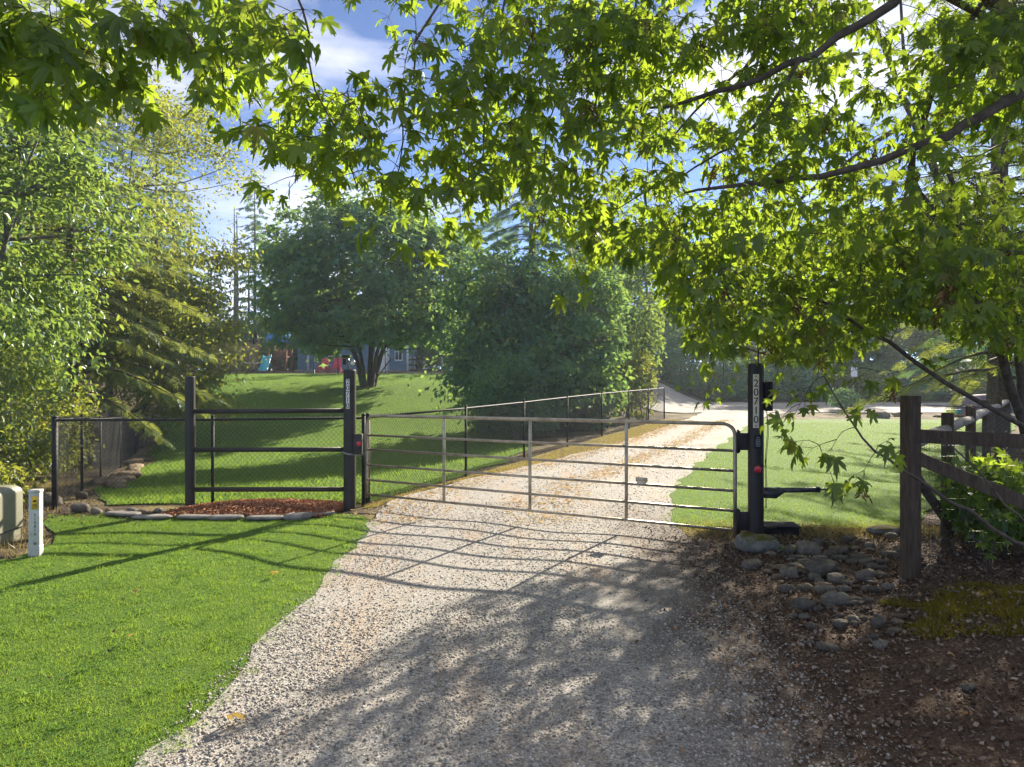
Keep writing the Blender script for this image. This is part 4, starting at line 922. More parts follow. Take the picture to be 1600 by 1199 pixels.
# a sunlit spray layer over the middle of the drive
# the side of the crown that shades the driveway
for k in range(1500):
    gy_ = rj.uniform(3.2, 8.9); lim = np.interp(gy_, [3, 4.2, 6.1, 7.7, 8.9], [-1.5, -1.3, -.5, 1.5, 2.4]); gx_ = rj.uniform(lim, 4.2); z_ = rj.uniform(2.3, 5.6)
    p = np.array([gx_+1.10*z_, gy_+1.84*z_, z_]); qx, qy = CX+F*p[0]/p[1], HY-F*(z_-CAMZ)/p[1]
    if qx > 1010 and qy < ymax(qx)-15 and mnoise.noise(Vector(p*.8)) > -.25: tips.append(p)
# the dense low side of the crown behind the keypad post
k = 0
while k < 760:
    px = rj.uniform(1030, 1660); py = rj.uniform(330, float(ymax(px))-8); d = rj.uniform(5.6, 9.5); p = P(px, py, d)
    if 1150 < px < 1215 and py > 525: continue
    sx_, sy_ = p[0]-1.10*p[2], p[1]-1.84*p[2]
    if sy_ > 3.2 and sx_ < np.interp(sy_, [3, 4.2, 6.1, 7.7, 8.9, 12], [-1.9, -1.55, -.85, 1.3, 2.3, 3.3]): continue
    tips.append(p); k += 1
# a few low sprays in front of the right lawn and left of the post
for px, py, d in [(1100, 625, 7.9), (1075, 590, 8.3), (1130, 600, 7.6), (1245, 690, 5.4), (1210, 600, 6.2), (1265, 605, 5.6), (1330, 640, 5.3), (1350, 735, 5.2), (1300, 745, 5.2), (1270, 700, 5.3), (1385, 690, 5.15), (1240, 650, 5.6), (1300, 700, 5.2), (1320, 585, 6.2), (1360, 585, 6.2), (1215, 660, 5.9), (1180, 545, 7.0), (1445, 560, 6.2), (1400, 590, 6.3),
                  (460, 285, 4.4), (620, 375, 4.6), (655, 385, 4.6), (580, 350, 4.6), (735, 345, 4.6), (690, 335, 4.7), (420, 290, 4.4), (350, 165, 4.1), (910, 440, 6.0), (880, 455, 6.0), (150, 150, 3.7), (210, 160, 3.8), (80, 150, 3.5)]: tips.append(P(px, py, d))
tips = np.array(tips)
dist = np.array([np.min(np.linalg.norm(nodes-t, axis=1)) for t in tips]); tips = tips[np.argsort(dist)]
twigs, lp, lx, ln_, ls = [], [], [], [], []
nodeL = [nodes]
for t in tips:
    A = np.concatenate(nodeL) if len(nodeL) < 40 else None
    if A is None: nodeL = [np.concatenate(nodeL)]; A = nodeL[0]
    dd = np.linalg.norm(A-t, axis=1)+np.where(A[:, 2] < t[2]-.6, .5, 0); b = A[np.argmin(dd)]; ln = np.linalg.norm(t-b)
    m = (b+t)/2+np.array([0, 0, .10*ln])+rng.normal(size=3)*.05*ln
    if ln > .03:
        q = smooth_path([b, m, t], 5); twigs.append(tubeq(q, np.linspace(.0035+.0022*min(ln, 2), .0018, 5), 3)); nodeL.append(q[1:4])
        dirn = (t-m)/np.linalg.norm(t-m)
    else: dirn = randdir(1)[0]
    k = rng.integers(4, 8)
    for s in range(k):
        f_ = 1-.26*(s//2)/max(ln, .3) if ln > .3 else 1
        base = b+(t-b)*max(f_, .4) if s > 1 else t
        out = np.cross(dirn, [0, 0, 1]); out /= np.linalg.norm(out)+1e-6
        o_ = dirn*rng.uniform(.3, 1)+out*(1 if s % 2 else -1)*rng.uniform(.4, 1)+np.array([0, 0, rng.uniform(-.5, .25)])+rng.normal(size=3)*.25
        o_ /= np.linalg.norm(o_); pet = rng.uniform(.06, .15); lb = base+o_*pet+np.array([0, 0, -.02])
        if t[1] < 7.5: twigs.append(tubeq(np.array([base, lb]), .0013, 3))
        xd = o_+np.array([0, 0, -rng.uniform(.25, 1.3)]); xd /= np.linalg.norm(xd)
        nr = np.array([0, 0, 1.])+rng.normal(size=3)*.45
        lp.append(lb); lx.append(xd); ln_.append(nr); ls.append(rng.uniform(.050, .118)*(1.0 if s < 4 else .8)*np.interp(t[1], [3.3, 4.6], [1.2, 1]))
mk('twigs', twigs, M['bark'], mp_t, kind='stuff')
lp, lx, ln_, ls = map(np.array, (lp, lx, ln_, ls)); LR_ = rots(lx, ln_)
px, py = proj(lp); vis = (lp[:, 1] > .5) & (px > -20) & (px < 1620) & (py > -20) & (py < 900); score = np.where(vis, ls/lp[:, 1], 0)
order = np.argsort(-score); top300 = order[:295]; rest = order[295:]
lm = []
for V, Fc, co in MT:
    me = mesh_np('leaf', [(V, Fc)], True, co); me.materials.append(M['maple']); lm.append(me)
for q in top300:
    o = bpy.data.objects.new('leaf', lm[q % 4]); link(o, mp_t); m = Matrix(LR_[q].tolist()).to_4x4()
    o.location = tuple(lp[q]-maple_base); o.rotation_euler = m.to_euler(); o.scale = (ls[q],)*3
ch, at = [], []
near = rest[:2400]; far = rest[2400:]; MMD = [maple_md(.10, .45, .06, 1), maple_md(-.22, .3, .10, 2), maple_md(.35, .8, .05, 3), maple_md(.02, .15, .14, 4)]; MLO = [maple_lo(.1, .35), maple_lo(-.1, .25), maple_lo(.15, .5), maple_lo(0, .2)]
for k in range(4):
    for grp, TT in ((near, MMD), (far, MLO)):
        g_ = grp[grp % 4 == k]
        if len(g_): ch.append(scatter(TT[k][0], TT[k][1], lp[g_], LR_[g_], ls[g_])); at.append(np.tile(TT[k][2], (len(g_), 1)))
mk('crown', ch, M['maple'], mp_t, True, np.concatenate(at), kind='stuff')
# seed clusters
seedc = []
n = 26; p_ = np.stack([rng.normal(size=n)*.022, rng.normal(size=n)*.022, -rng.uniform(0, .13, n)], -1); d_ = randdir(n); d_[:, 2] -= .8
smesh = mesh_np('seed_cluster', [scatter(np.array([[0, -.1, 0], [.3, -.16, 0], [1, -.1, .02], [.9, .14, 0], [.2, .1, 0]]), np.array([(0, 1, 2, 3, 4)]), p_, rots(d_, randdir(n)), rng.uniform(.03, .05, n)), tubeq(np.array([[0, 0, .05], [0, 0, -.13]]), .0015, 4)]); smesh.materials.append(M['seed'])
for q in rng.choice(len(tips), 150, replace=False):
    o = bpy.data.objects.new('seed_cluster', smesh); link(o, mp_t); o.location = tuple(tips[q]-maple_base+[0, 0, -.06]); o.rotation_euler = (rng.uniform(-.4, .4), rng.uniform(-.4, .4), rng.uniform(0, 6)); s = rng.uniform(.8, 1.3); o.scale = (s, s, s)
print('maple leaves', len(lp))

# ------------------------------------------------------------------ generic trees
def deciduous(name, label, x, y, h, crown, radii, nleaf, size, material, tmpl, tr=.12, nclump=90, stems=1, spread=.0, bark='bark_grey', hollow=.35, csize=.17, lowcut=None, group=None, cat='tree', clear=None, tstems=None):
    z0 = float(gz(x, y)); base = np.array([x, y, z0]); t = thing(name, tuple(base), label, cat, group)
    C0 = np.array([x+crown[0], y+crown[1], z0+crown[2]]); rad = np.array(radii)
    cs = []
    while len(cs) < nclump:
        u = randdir(1)[0]; r = rng.uniform(hollow**3, 1)**(1/3); c = C0+u*rad*r*rng.uniform(.86, 1.08)
        if c[2] < z0+.15: continue
        if lowcut and c[2] < z0+lowcut(c[0]-x, c[1]-y): continue
        cs.append(c)
    cs = np.array(cs); tubes = []; sp = []
    for s in range(stems):
        a = 2*np.pi*s/max(stems, 1)+rng.uniform(0, 1); off = np.array([math.cos(a), math.sin(a), 0])*spread
        topp = C0+np.array([math.cos(a)*rad[0], math.sin(a)*rad[1], 0])*(.5 if stems > 1 else .05)+np.array([0, 0, rad[2]*rng.uniform(.45, .8)])
        p = smooth_path([base+off*.25-[0, 0, .2], base+off*.7+[0, 0, h*.18], (base+topp)/2+off*.5+rng.normal(size=3)*.15, topp], 14)
        tubes.append(tubeq(p, np.linspace(tr, tr*.15, 14), 7)); sp.append(p)
    mk('trunk', tubes, M[bark], t, True)
    sp = np.concatenate([p[3:] for p in sp]); lim = []
    for c in cs[:int(nclump*.75)]:
        k = np.argmin(np.linalg.norm(sp-c, axis=1)+np.where(sp[:, 2] > c[2], .8, 0)); b = sp[k]; m = (b+c)/2+np.array([0, 0, -.06*np.linalg.norm(c-b)])+rng.normal(size=3)*.08
        lim.append(tubeq(smooth_path([b, m, c], 5), np.linspace(tr*.3, tr*.06, 5), 4))
    mk('limbs', lim, M[bark], t, True, kind='stuff')
    w_ = rng.uniform(.4, 1.6, nclump); cnt = rng.multinomial(nleaf, w_/w_.sum()); ci = np.repeat(np.arange(nclump), cnt)
    cr_ = csize*rad.mean()*rng.uniform(.6, 1.4, nclump)
    pos = cs[ci]+rng.normal(size=(nleaf, 3))*cr_[ci][:, None]*np.array([1, 1, .55])
    if clear is not None: pos = pos[clear(pos)]
    pos = pos[pos[:, 2] > gz(pos[:, 0], pos[:, 1])+.05]; nn = len(pos)
    od = pos-C0; od /= np.linalg.norm(od, axis=1, keepdims=True)+1e-6
    xd = od*.6+randdir(nn)*.8+np.array([0, 0, -.45]); nr = randdir(nn)*.7+np.array([0, 0, .8])+od*.3
    ch = scatter(tmpl[0], tmpl[1], pos, rots(xd, nr), size*rng.uniform(.6, 1.35, nn))
    mk('crown', ch, M[material], t)
    return t
def spray_t(n=11, width=.03, seed=0):
    r_ = np.random.default_rng(seed); V, Fq = [], []
    def strip(a, b, w_):
        a = np.array(a); b = np.array(b); d = b-a; s = np.array([-d[1], d[0], 0]); s = s/np.linalg.norm(s)*w_; k = len(V)
        V.extend([a, a*.6+b*.4+s*1.15, b, a*.6+b*.4-s*1.15]); Fq.extend([(k, k+1, k+2), (k, k+2, k+3)])
    strip([0, 0, 0], [1, 0, -.08], width*.8)
    for k in range(n):
        f = .08+.86*k/n; l = .42*(1-f)**.6+.08; s = 1 if k % 2 else -1
        strip([f, 0, -.05*f], [f+l*.62, s*l*.75, -.05*f-.10*l+r_.normal()*.03], width)
    return np.array(V), np.array(Fq)
def conifer(name, label, x, y, h, rb, zb, nb, material, spray=.55, sp_n=12, droop=.25, tr=.18, group=None, tmpl=None, shape=.8, bark='bark', per=1.0, asym=None):
    z0 = float(gz(x, y)); base = np.array([x, y, z0]); t = thing(name, tuple(base), label, 'tree', group); tmpl = tmpl or spray_t()
    mk('trunk', tubeq(smooth_path([base-[0, 0, .3], base+[.05, .03, h*.5], base+[0, 0, h]], 12), np.linspace(tr, .012, 12), 8), M[bark], t, True)
    tb, pos, xd, nr, sz = [], [], [], [], []
    for k in range(nb):
        f = (k+rng.uniform(0, 1))/nb; z = zb+(h-zb)*f**.9; l = rb*(1-f)**shape*rng.uniform(.65, 1.1)+.25; a = k*2.4+rng.uniform(-.4, .4)
        if asym is not None: l *= asym(a, f)
        d = np.array([math.cos(a), math.sin(a), 0]); st = base+np.array([0, 0, z]); rise = rng.uniform(-.05, .2)
        pts = [st+d*l*s+np.array([0, 0, l*(rise*s-droop*s*s*1.4+.10*s**4)]) for s in np.linspace(0, 1, 6)]
        tb.append(tubeq(np.array(pts), np.linspace(.012+.008*l, .004, 6), 4)); pts = np.array(pts); m = max(3, int(per*l*7))
        for q in range(m):
            s = .18+.82*(q+rng.uniform(0, 1))/m; u = s*5; i_ = min(int(u), 4); p = pts[i_]+(pts[i_+1]-pts[i_])*(u-i_); tg = pts[i_+1]-pts[i_]; tg /= np.linalg.norm(tg)
            sd_ = np.cross(tg, [0, 0, 1]); sg = 1 if q % 2 else -1; x_ = tg*rng.uniform(.5, 1)+sd_*sg*rng.uniform(.3, .95)+np.array([0, 0, -rng.uniform(.0, .45)])
            pos.append(p); xd.append(x_); nr.append(np.array([0, 0, 1])+rng.normal(size=3)*.45); sz.append(spray*rng.uniform(.6, 1.25)*(1.05-.5*s)*(.6+.5*min(l/rb*1.3, 1)))
        pos.append(pts[-1]); xd.append(pts[-1]-pts[-2]); nr.append(np.array([0, 0, 1.])); sz.append(spray*.7)
    mk('branches', tb, M[bark], t, True, kind='stuff')
    pos, xd, nr, sz = map(np.array, (pos, xd, nr, sz))
    mk('crown', scatter(tmpl[0], tmpl[1], pos, rots(xd, nr), sz), M[material], t)
    return t
# left of the lawn
clearL = lambda p: p[:, 0] < np.interp(p[:, 1], [8, 10.5, 12, 18, 30], [-7.6, -7.3, -6.7, -6.6, -8])
deciduous('alder_tree', 'leafy alder with glossy grey green leaves beyond the chain link corner', -12.3, 14.6, 11, (.2, -.2, 5.6), (4.0, 3.4, 5.6), 50000, .135, 'left_leaf', oval, .16, 300, 2, .4, clear=clearL, csize=.085)
conifer('fir_tree', 'sunlit fir with drooping sprays over the climbing fence', -12.8, 20.5, 14, 4.5, 2.0, 120, 'needle', .66, droop=.32, tr=.22, shape=.6, per=1.3, tmpl=spray_t(13, .030))
deciduous('birch_tree', 'thin yellow green tree with sparse twig tips against the sky', -14.4, 25.5, 13, (.6, 0, 8.2), (4.2, 4, 5.6), 20000, .14, 'yellow_leaf', oval, .13, 110, 1, csize=.13, hollow=.5)
deciduous('willow_shrub', 'sunlit yellow green bush below the fir beside the climbing fence', -12.6, 24, 5, (.4, 0, 3.0), (2.8, 2.5, 3.0), 22000, .13, 'yellow_leaf', oval, .05, 80, 4, .5, cat='shrub', csize=.16)
deciduous('bush', 'yellow green bramble bush left of the chain link corner', -9.4, 12.3, 2.4, (0, 0, 1.2), (1.7, 1.4, 1.35), 9000, .085, 'shrub_leaf', oval, .03, 50, 5, .3, cat='shrub', clear=clearL)
deciduous('bush', 'low leafy bush behind the grey green utility cabinet', -8.2, 10.2, 1.5, (0, 0, .65), (1.1, .8, .8), 4500, .075, 'yellow_leaf', oval, .02, 30, 5, .3, cat='shrub', clear=clearL)
deciduous('bush', 'shaded leafy bush behind the climbing chain link fence', -10.9, 15.6, 2.6, (0, 0, 1.2), (1.4, 1.8, 1.4), 12000, .09, 'yellow_leaf', oval, .03, 50, 5, .3, cat='shrub', clear=lambda p: p[:, 0] < leftf(p[:, 1])-.15)
# round maple on the rise
deciduous('vine_maple', 'broad round many stemmed maple on the rise of the lawn', -7.3, 36, 9.5, (-.1, 0, 5.2), (5.6, 4.8, 5.0), 27000, .27, 'mid_leaf', star, .13, 300, 9, 1.0, bark='bark', hollow=.4, csize=.085, lowcut=lambda dx, dy: 1.9)
# thicket behind the right fence
clr = lambda p: p[:, 0] < xf_right(p[:, 1])-.25
deciduous('alder_tree', 'leafy alder at the left end of the thicket behind the driveway fence', -.7, 26.5, 7, (.1, 0, 3.5), (2.0, 2.0, 3.4), 13000, .19, 'mid_leaf', oval, .10, 170, 3, .4, clear=clr)
conifer('hemlock_tree', 'dark blue green hemlock rising from the middle of the thicket', .7, 27.5, 12.5, 3.1, .8, 105, 'needle_dark', .66, droop=.35, tr=.2, shape=.65, per=1.4, tmpl=spray_t(13, .04))
deciduous('alder_tree', 'dense alder bush right of the hemlock behind the driveway fence', 2.4, 26.0, 6.5, (0, 0, 3.0), (2.4, 2.4, 3.2), 14500, .18, 'mid_leaf', oval, .08, 170, 4, .5, clear=clr, csize=.12)
deciduous('alder_tree', 'slender alder with bare lower stems at the end of the driveway fence', 5.0, 31.5, 10, (-.2, 0, 5.2), (2.3, 2.2, 4.8), 11000, .18, 'far_leaf', oval, .09, 160, 3, .8, bark='bark', clear=clr)
deciduous('bush', 'sunlit leafy bush at the end of the driveway fence', 5.6, 29.8, 2.6, (0, 0, 1.6), (1.3, 1.2, 1.7), 7000, .11, 'yellow_leaf', oval, .03, 40, 4, .3, cat='shrub', clear=clr)
deciduous('bush', 'dark green bush beneath the hemlock behind the driveway fence', .2, 23.6, 3, (0, 0, 1.5), (1.9, 1.4, 1.6), 10000, .11, 'mid_leaf', oval, .03, 60, 5, .4, cat='shrub', clear=clr)
deciduous('alder_tree', 'alder filling the gap between hemlock and slender alder', 3.4, 31, 8.5, (0, 0, 4.4), (2.0, 2.0, 4.0), 7500, .19, 'mid_leaf', oval, .09, 130, 2, .4, clear=clr)
# right: conifers behind the wooden fence
conifer('fir_tree', 'tall fir with fine hanging sprays beyond the wooden fence', 12.8, 18.5, 17, 4.6, 1.8, 110, 'needle', .6, droop=.3, tr=.15, shape=.6)
t_ = conifer('fir_tree', 'tall fir standing behind the rocks beyond the wooden fence', 17.0, 25, 19, 4.6, 2.2, 90, 'needle_dark', .7, droop=.3, tr=.28, shape=.6)
conifer('fir_tree', 'fir with bare brown trunk at the far right of the wooden fence', 14.2, 14.8, 16, 4.4, 2.4, 90, 'needle', .6, droop=.3, tr=.24, shape=.6)
# saplings behind the wooden fence
def plant(name, label, x, y, h, nst, nl, size, group=None):
    z0 = float(gz(x, y)); t = thing(name, (x, y, z0), label, 'plant', group); st, pos, xd, sz = [], [], [], []
    for s in range(nst):
        a = rng.uniform(0, 6.28); tip = np.array([x+math.cos(a)*h*.55, y+math.sin(a)*h*.55, z0+h*rng.uniform(.75, 1.05)]); p = smooth_path([(x, y, z0-.03), (x+math.cos(a)*h*.15, y+math.sin(a)*h*.15, z0+h*.55), tip], 8)
        st.append(tubeq(p, np.linspace(.006, .002, 8), 5))
        for k in range(nl):
            q = p[rng.integers(3, 8)]; b = rng.uniform(0, 6.28); d = np.array([math.cos(b), math.sin(b), -.15]); pos.append(q+d*.05); xd.append(d+np.array([0, 0, -rng.uniform(0, .6)])); sz.append(size*rng.uniform(.6, 1.2)); st.append(tubeq(np.array([q, q+d*.05]), .0015, 3))
    mk('stem', st, M['bark'], t, True, kind='stuff')
    pos, xd, sz = map(np.array, (pos, xd, sz)); rt = rots(xd, np.array([0, 0, 1.])+rng.normal(size=(len(xd), 3))*.3)
    for k in range(len(pos)):
        o = bpy.data.objects.new('leaf', pm[k % 4]); link(o, t); o.location = tuple(pos[k]-np.array([x, y, z0])); o.rotation_euler = Matrix(rt[k].tolist()).to_euler(); o.scale = (sz[k],)*3
    return t
pm = []
for V, Fc, co in MT:
    me = mesh_np('leaf', [(V, Fc)], True, co); me.materials.append(M['plant']); pm.append(me)
plant('maple_sapling', 'bright green maple sapling growing behind the diagonal brace', 4.95, 7.55, 1.35, 6, 7, .12)
plant('maple_sapling', 'bright green maple sapling crowding the wire mesh fence', 5.45, 7.95, 1.15, 5, 7, .12)
deciduous('salmonberry_bush', 'lush bright green bush growing behind the wire mesh of the wooden fence', 6.2, 9.0, 1.2, (0, 0, .5), (1.5, 1.0, .5), 1300, .14, 'plant', (MLO[0][0], MLO[0][1]), .02, 40, 5, .3, cat='shrub', bark='bark', clear=lambda p: p[:, 0] > 3.8+(p[:, 1]-6.77)*.79+.12)
deciduous('salmonberry_bush', 'low green bush in the corner between the two wooden fences', 5.2, 7.7, .9, (0, 0, .45), (.55, .5, .5), 500, .12, 'plant', (MLO[1][0], MLO[1][1]), .012, 16, 4, .2, cat='shrub', bark='bark')
plant('seedling', 'tiny bright green seedling beside the mossy boulder', 3.02, 7.85, .14, 2, 3, .045)
plant('seedling', 'small green seedling on the bank behind the moss cushion', 4.75, 5.75, .25, 3, 4, .05)
plant('maple_sapling', 'low leafy sapling at the foot of the wire mesh', 4.45, 6.62, .5, 4, 5, .06)
plant('seedling', 'small green seedling on the dark bank below the moss cushion', 3.6, 4.35, .14, 2, 3, .04)
# fallen yellow leaves
for k, (px_, py_, s_, lab) in enumerate([(357, 1150, .10, 'curled yellow maple leaf fallen on the shaded gravel'), (430, 905, .07, 'small yellow fallen leaf lying on the front lawn'), (205, 1010, .06, 'small yellow fallen leaf lying on the front lawn'), (215, 935, .05, 'small yellow fallen leaf lying on the front lawn'), (1255, 858, .07, 'orange fallen leaf standing among the river rocks')]):
    d = F*CAMZ/(py_-HY); x = (px_-CX)/F*d; V, Fc, co = MT[0]; V = V.copy()*s_; V[:, 2] *= 1.5; V = V @ np.array(Matrix.Rotation(R(-25 if k == 0 else 8), 3, 'X')).T @ rotz(1.2+k).T
    o = mk0('fallen_leaf', (V+np.array([x, d, float(gz(x, d))+.06-V[:, 2].min()*.5]), Fc), M['dryleaf'], lab, 'leaf', 'yellow leaves on the front lawn' if k in (1, 2, 3) else None, True)
# ------------------------------------------------------------------ far forest
far_sp = spray_t(7, .085, 5)
def far_conifer(x, y, h, rb, lab): return conifer('conifer', lab, x, y, h, rb, 1.2, 75, 'needle_dark', 1.05, tr=.2, group='conifers of the far forest', tmpl=far_sp, droop=.22, shape=.75, per=.8)
protos = [far_conifer(-22.5, 62, 17.5, 2.6, 'slender spire shaped conifer of the hazy far forest'), far_conifer(-29, 64, 15, 3.2, 'squat wide skirted conifer of the hazy far forest'), far_conifer(-5, 68, 18.5, 3.4, 'tall full crowned conifer of the hazy far forest')]
spots = [(-31, 40, 1.0), (-25, 36, .95), (-22, 44, .95), (-35, 50, 1.1), (-27, 55, .9), (-18.5, 66, .62), (-15, 72, .8), (-10.5, 70, .98), (-1.5, 72, 1.05), (2.5, 68, .95), (-8, 75, 1.0), (6, 62, .75), (11, 66, .8), (16, 70, .9), (22, 68, .9), (27, 72, 1.0), (33, 66, .9), (38, 70, 1.0), (44, 64, .95), (50, 70, 1.1), (30, 58, .7), (20, 60, .65), (40, 56, .8), (-33.5, 70, 1.0), (-40, 62, 1.1), (-38, 76, 1.1), (24, 80, 1.1), (9, 80, 1.1), (-4, 84, 1.2), (-20, 84, .8), (-28, 82, .8), (-12, 78, .9), (-17, 76, .75), (-24, 74, .7), (-31, 74, .8), (-13, 84, .95), (-25, 90, .9), (-6, 78, .95), (-45, 70, 1.1)]
for k, (x, y, s) in enumerate(spots):
    c = copy_tree(protos[k % 3]); c.location = (x, y, float(gz(x, y))); c.scale = (s, s, s); c.rotation_euler = (0, 0, k*1.7)
def far_broad(x, y, h, r, mt, lab): return deciduous('woodland_tree', lab, x, y, h, (0, 0, h*.55), (r, r, h*.46), 6000, .27, mt, star, .12, 60, 3, .5, group='leafy trees at the wood edge', csize=.16)
pb = [far_broad(9.5, 56, 8, 3.2, 'far_leaf', 'green leafy tree at the hazy wood edge'), far_broad(22, 54, 9, 3.6, 'yellow_leaf', 'yellow green leafy tree at the hazy wood edge')]
for k, (x, y, s) in enumerate([(14.5, 57, 1.0), (18, 58, .8), (26.5, 57, 1.0), (31, 56, .85), (36, 60, 1.1), (41, 58, 1.0), (4, 58, .9), (-1, 60, 1.0), (-14.5, 62, .75), (-28, 58, .7), (46, 60, 1.2), (-9, 68, .9), (-18, 70, .7), (-22, 68, .65), (-26, 70, .7), (-32, 66, .8), (-36, 62, .9), (-13, 70, .8), (-5, 66, .9)]):
    c = copy_tree(pb[k % 2]); c.location = (x, y, float(gz(x, y))); c.scale = (s, s, s); c.rotation_euler = (0, 0, k*2.1)
def far_shrub(x, y, h, r, mt, lab): return deciduous('shrub', lab, x, y, h, (0, 0, h*.45), (r, r, h*.5), 3200, .17, mt, star, .03, 40, 4, .3, group='shrubs on the bank beyond the road', cat='shrub', csize=.2)
ps = [far_shrub(12, 49.5, 2.6, 1.9, 'far_leaf', 'rounded mid green shrub on the bank beyond the gravel road'), far_shrub(16, 50, 3.2, 2.2, 'mid_leaf', 'tall dark blue green shrub on the bank beyond the gravel road'), far_shrub(24, 49.5, 2.0, 1.9, 'yellow_leaf', 'low yellow green shrub on the bank beyond the gravel road')]
for k, (x, y, s) in enumerate([(8.5, 50.5, .9), (10, 51.5, 1.2), (14, 50.5, 1.1), (18.5, 50, 1.0), (20.5, 51, 1.25), (22.5, 50.5, .9), (26.5, 51, 1.1), (29, 50, 1.0), (32, 51, 1.2), (35, 50.5, 1.0), (38, 51, 1.2), (42, 50, 1.1), (46, 51, 1.2), (13, 54, 1.5), (19, 54, 1.5), (25, 54.5, 1.4), (33, 54, 1.5), (6, 52, 1.1), (16.5, 48.6, .5), (21, 48.5, .45), (27.5, 48.6, .5)]):
    c = copy_tree(ps[k % 3]); c.location = (x, y, float(gz(x, y))); c.scale = (s, s, s*.9); c.rotation_euler = (0, 0, k*1.3)
for k in range(20):
    x = -42+k*2.1; y = 67+2.5*math.sin(k*2.3); c = copy_tree(ps[k % 2]); c.location = (x, y, float(gz(x, y))-.1); s = 1.5+.4*math.sin(k*1.7); c.scale = (s, s, s); c.rotation_euler = (0, 0, k*1.9)
    c['label'] = ('mid green' if k % 2 == 0 else 'dark blue green')+' undergrowth shrub at the forest edge behind the blue house'; c['group'] = 'undergrowth shrubs behind the house'
# snags
for px, d, top in ((366, 60, 325), (370, 60, 335), (388, 63, 378)):
    x = (px-CX)/F*d; z1 = CAMZ+(HY-top)/F*d; z0 = float(gz(x, d)); t = thing('dead_tree', (x, d, z0), 'bare thin dead trunk standing above the far conifers', 'tree', 'dead trunks in the far forest')
    mk('trunk', tubeq(np.array([[x, d, z0-.2], [x+.05, d, (z0+z1)/2], [x, d, z1]]), np.array([.14, .10, .03]), 7), M['dead_branch'], t, True)
    mk('branches', [tubeq(np.array([[x, d, z], [x+math.cos(a)*l, d+math.sin(a)*l, z-.15]]), np.array([.02, .006]), 4) for z, a, l in [(rng.uniform(z0+4, z1-.5), rng.uniform(0, 6.28), rng.uniform(.3, .9)) for _ in range(26)]], M['dead_branch'], t, kind='stuff')
# topiary like round shrub by the road
deciduous('round_shrub', 'small dark round shrub standing at the edge of the road', 17.6, 37.5, .9, (0, 0, .62), (.85, .75, .5), 2600, .09, 'mid_leaf', star, .03, 40, 3, .2, cat='shrub', hollow=.7)

# ------------------------------------------------------------------ house, chairs, play set on the rise
hy = 57.0; hz0 = float(gz(-12.5, hy))
hs = thing('house', (-12.5, hy, hz0), 'low blue grey house half hidden behind the round maple', 'house')
for k in range(11):
    z = hz0+.25+k*.26; mk('siding_board', box((-12.6, hy+.02*0-.0, z), (9.2, .05, .265), 0, .008, np.array(Matrix.Rotation(R(4), 3, 'X'))), M['house'], hs)
mk('wall', box((-12.6, hy+1.6, hz0+1.5), (9.1, 3.0, 3.0)), M['house'], hs)
mk('foundation', box((-12.6, hy+.02, hz0+.02), (9.25, .14, .28)), M['slab'], hs)
rfz = hz0+2.95
V = np.array([[-17.8, hy-.6, rfz], [-7.4, hy-.6, rfz], [-7.4, hy+1.7, rfz+1.3], [-17.8, hy+1.7, rfz+1.3], [-7.4, hy+4, rfz], [-17.8, hy+4, rfz]]); V2 = V+[0, 0, .12]
mk('roof', (np.concatenate([V, V2]), [(0, 1, 2, 3), (3, 2, 4, 5), (6, 9, 8, 7), (9, 11, 10, 8), (0, 6, 7, 1), (4, 10, 11, 5), (1, 7, 8, 2), (2, 8, 10, 4), (0, 3, 9, 6), (3, 5, 11, 9)]), M['roof'], hs)
def hx(px, d=hy): return (px-CX)/F*d
for px in (482, 607, 637): mk('corner_trim', box((hx(px), hy-.06, hz0+1.5), (.16, .06, 2.9)), M['trim'], hs)
wn = mk('window', box((hx(623), hy-.06, hz0+1.25), (.62, .06, .8), 0, .01), M['trim'], hs)
for dx in (-.14, .14): mk('pane', box((hx(623)+dx, hy-.095, hz0+1.27), (.22, .02, .6)), M['glass'], wn)
dr = mk('door', box((hx(596), hy-.06, hz0+1.05), (.95, .06, 2.1), 0, .01), M['trim'], hs); mk('handle', box((hx(596)+.35, hy-.11, hz0+1.0), (.05, .05, .12)), M['brass'], dr)
wn = mk('window', box((hx(512), hy-.06, hz0+1.7), (1.5, .06, 1.0), 0, .01), M['trim'], hs); mk('pane', box((hx(512), hy-.095, hz0+1.7), (1.3, .02, .8)), M['glass'], wn)
def adirondack(px, d, lab):
    x = hx(px, d); z = float(gz(x, d))+.03; t = thing('garden_chair', (x, d, z), lab, 'chair', 'red garden chairs')
    tl = np.array(Matrix.Rotation(R(-22), 3, 'X'))
    for k in range(5): mk('back_slat', box((x-.22+k*.11, d+.30, z+.72), (.095, .025, .80-.05*abs(k-2)), 0, .005, tl), M['pink'], t)
    mk('seat', box((x, d, z+.34), (.56, .55, .03), 0, .005, np.array(Matrix.Rotation(R(10), 3, 'X').inverted())), M['pink'], t)
    mk('front_apron', box((x, d-.27, z+.31), (.56, .025, .16), 0, .005), M['pink'], t)
    for s in (-1, 1):
        mk('armrest', box((x+s*.34, d-.02, z+.58), (.13, .70, .025), 0, .006), M['pink'], t)
        mk('leg', box((x+s*.31, d-.28, z+.28), (.05, .09, .58), 0, .004), M['pink'], t); mk('leg', box((x+s*.27, d+.28, z+.16), (.04, .12, .36), 0, .004), M['pink'], t)
    return t
adirondack(506, 50, 'red slatted garden chair in front of the blue house'); adirondack(526, 50.5, 'red slatted garden chair in front of the blue house')
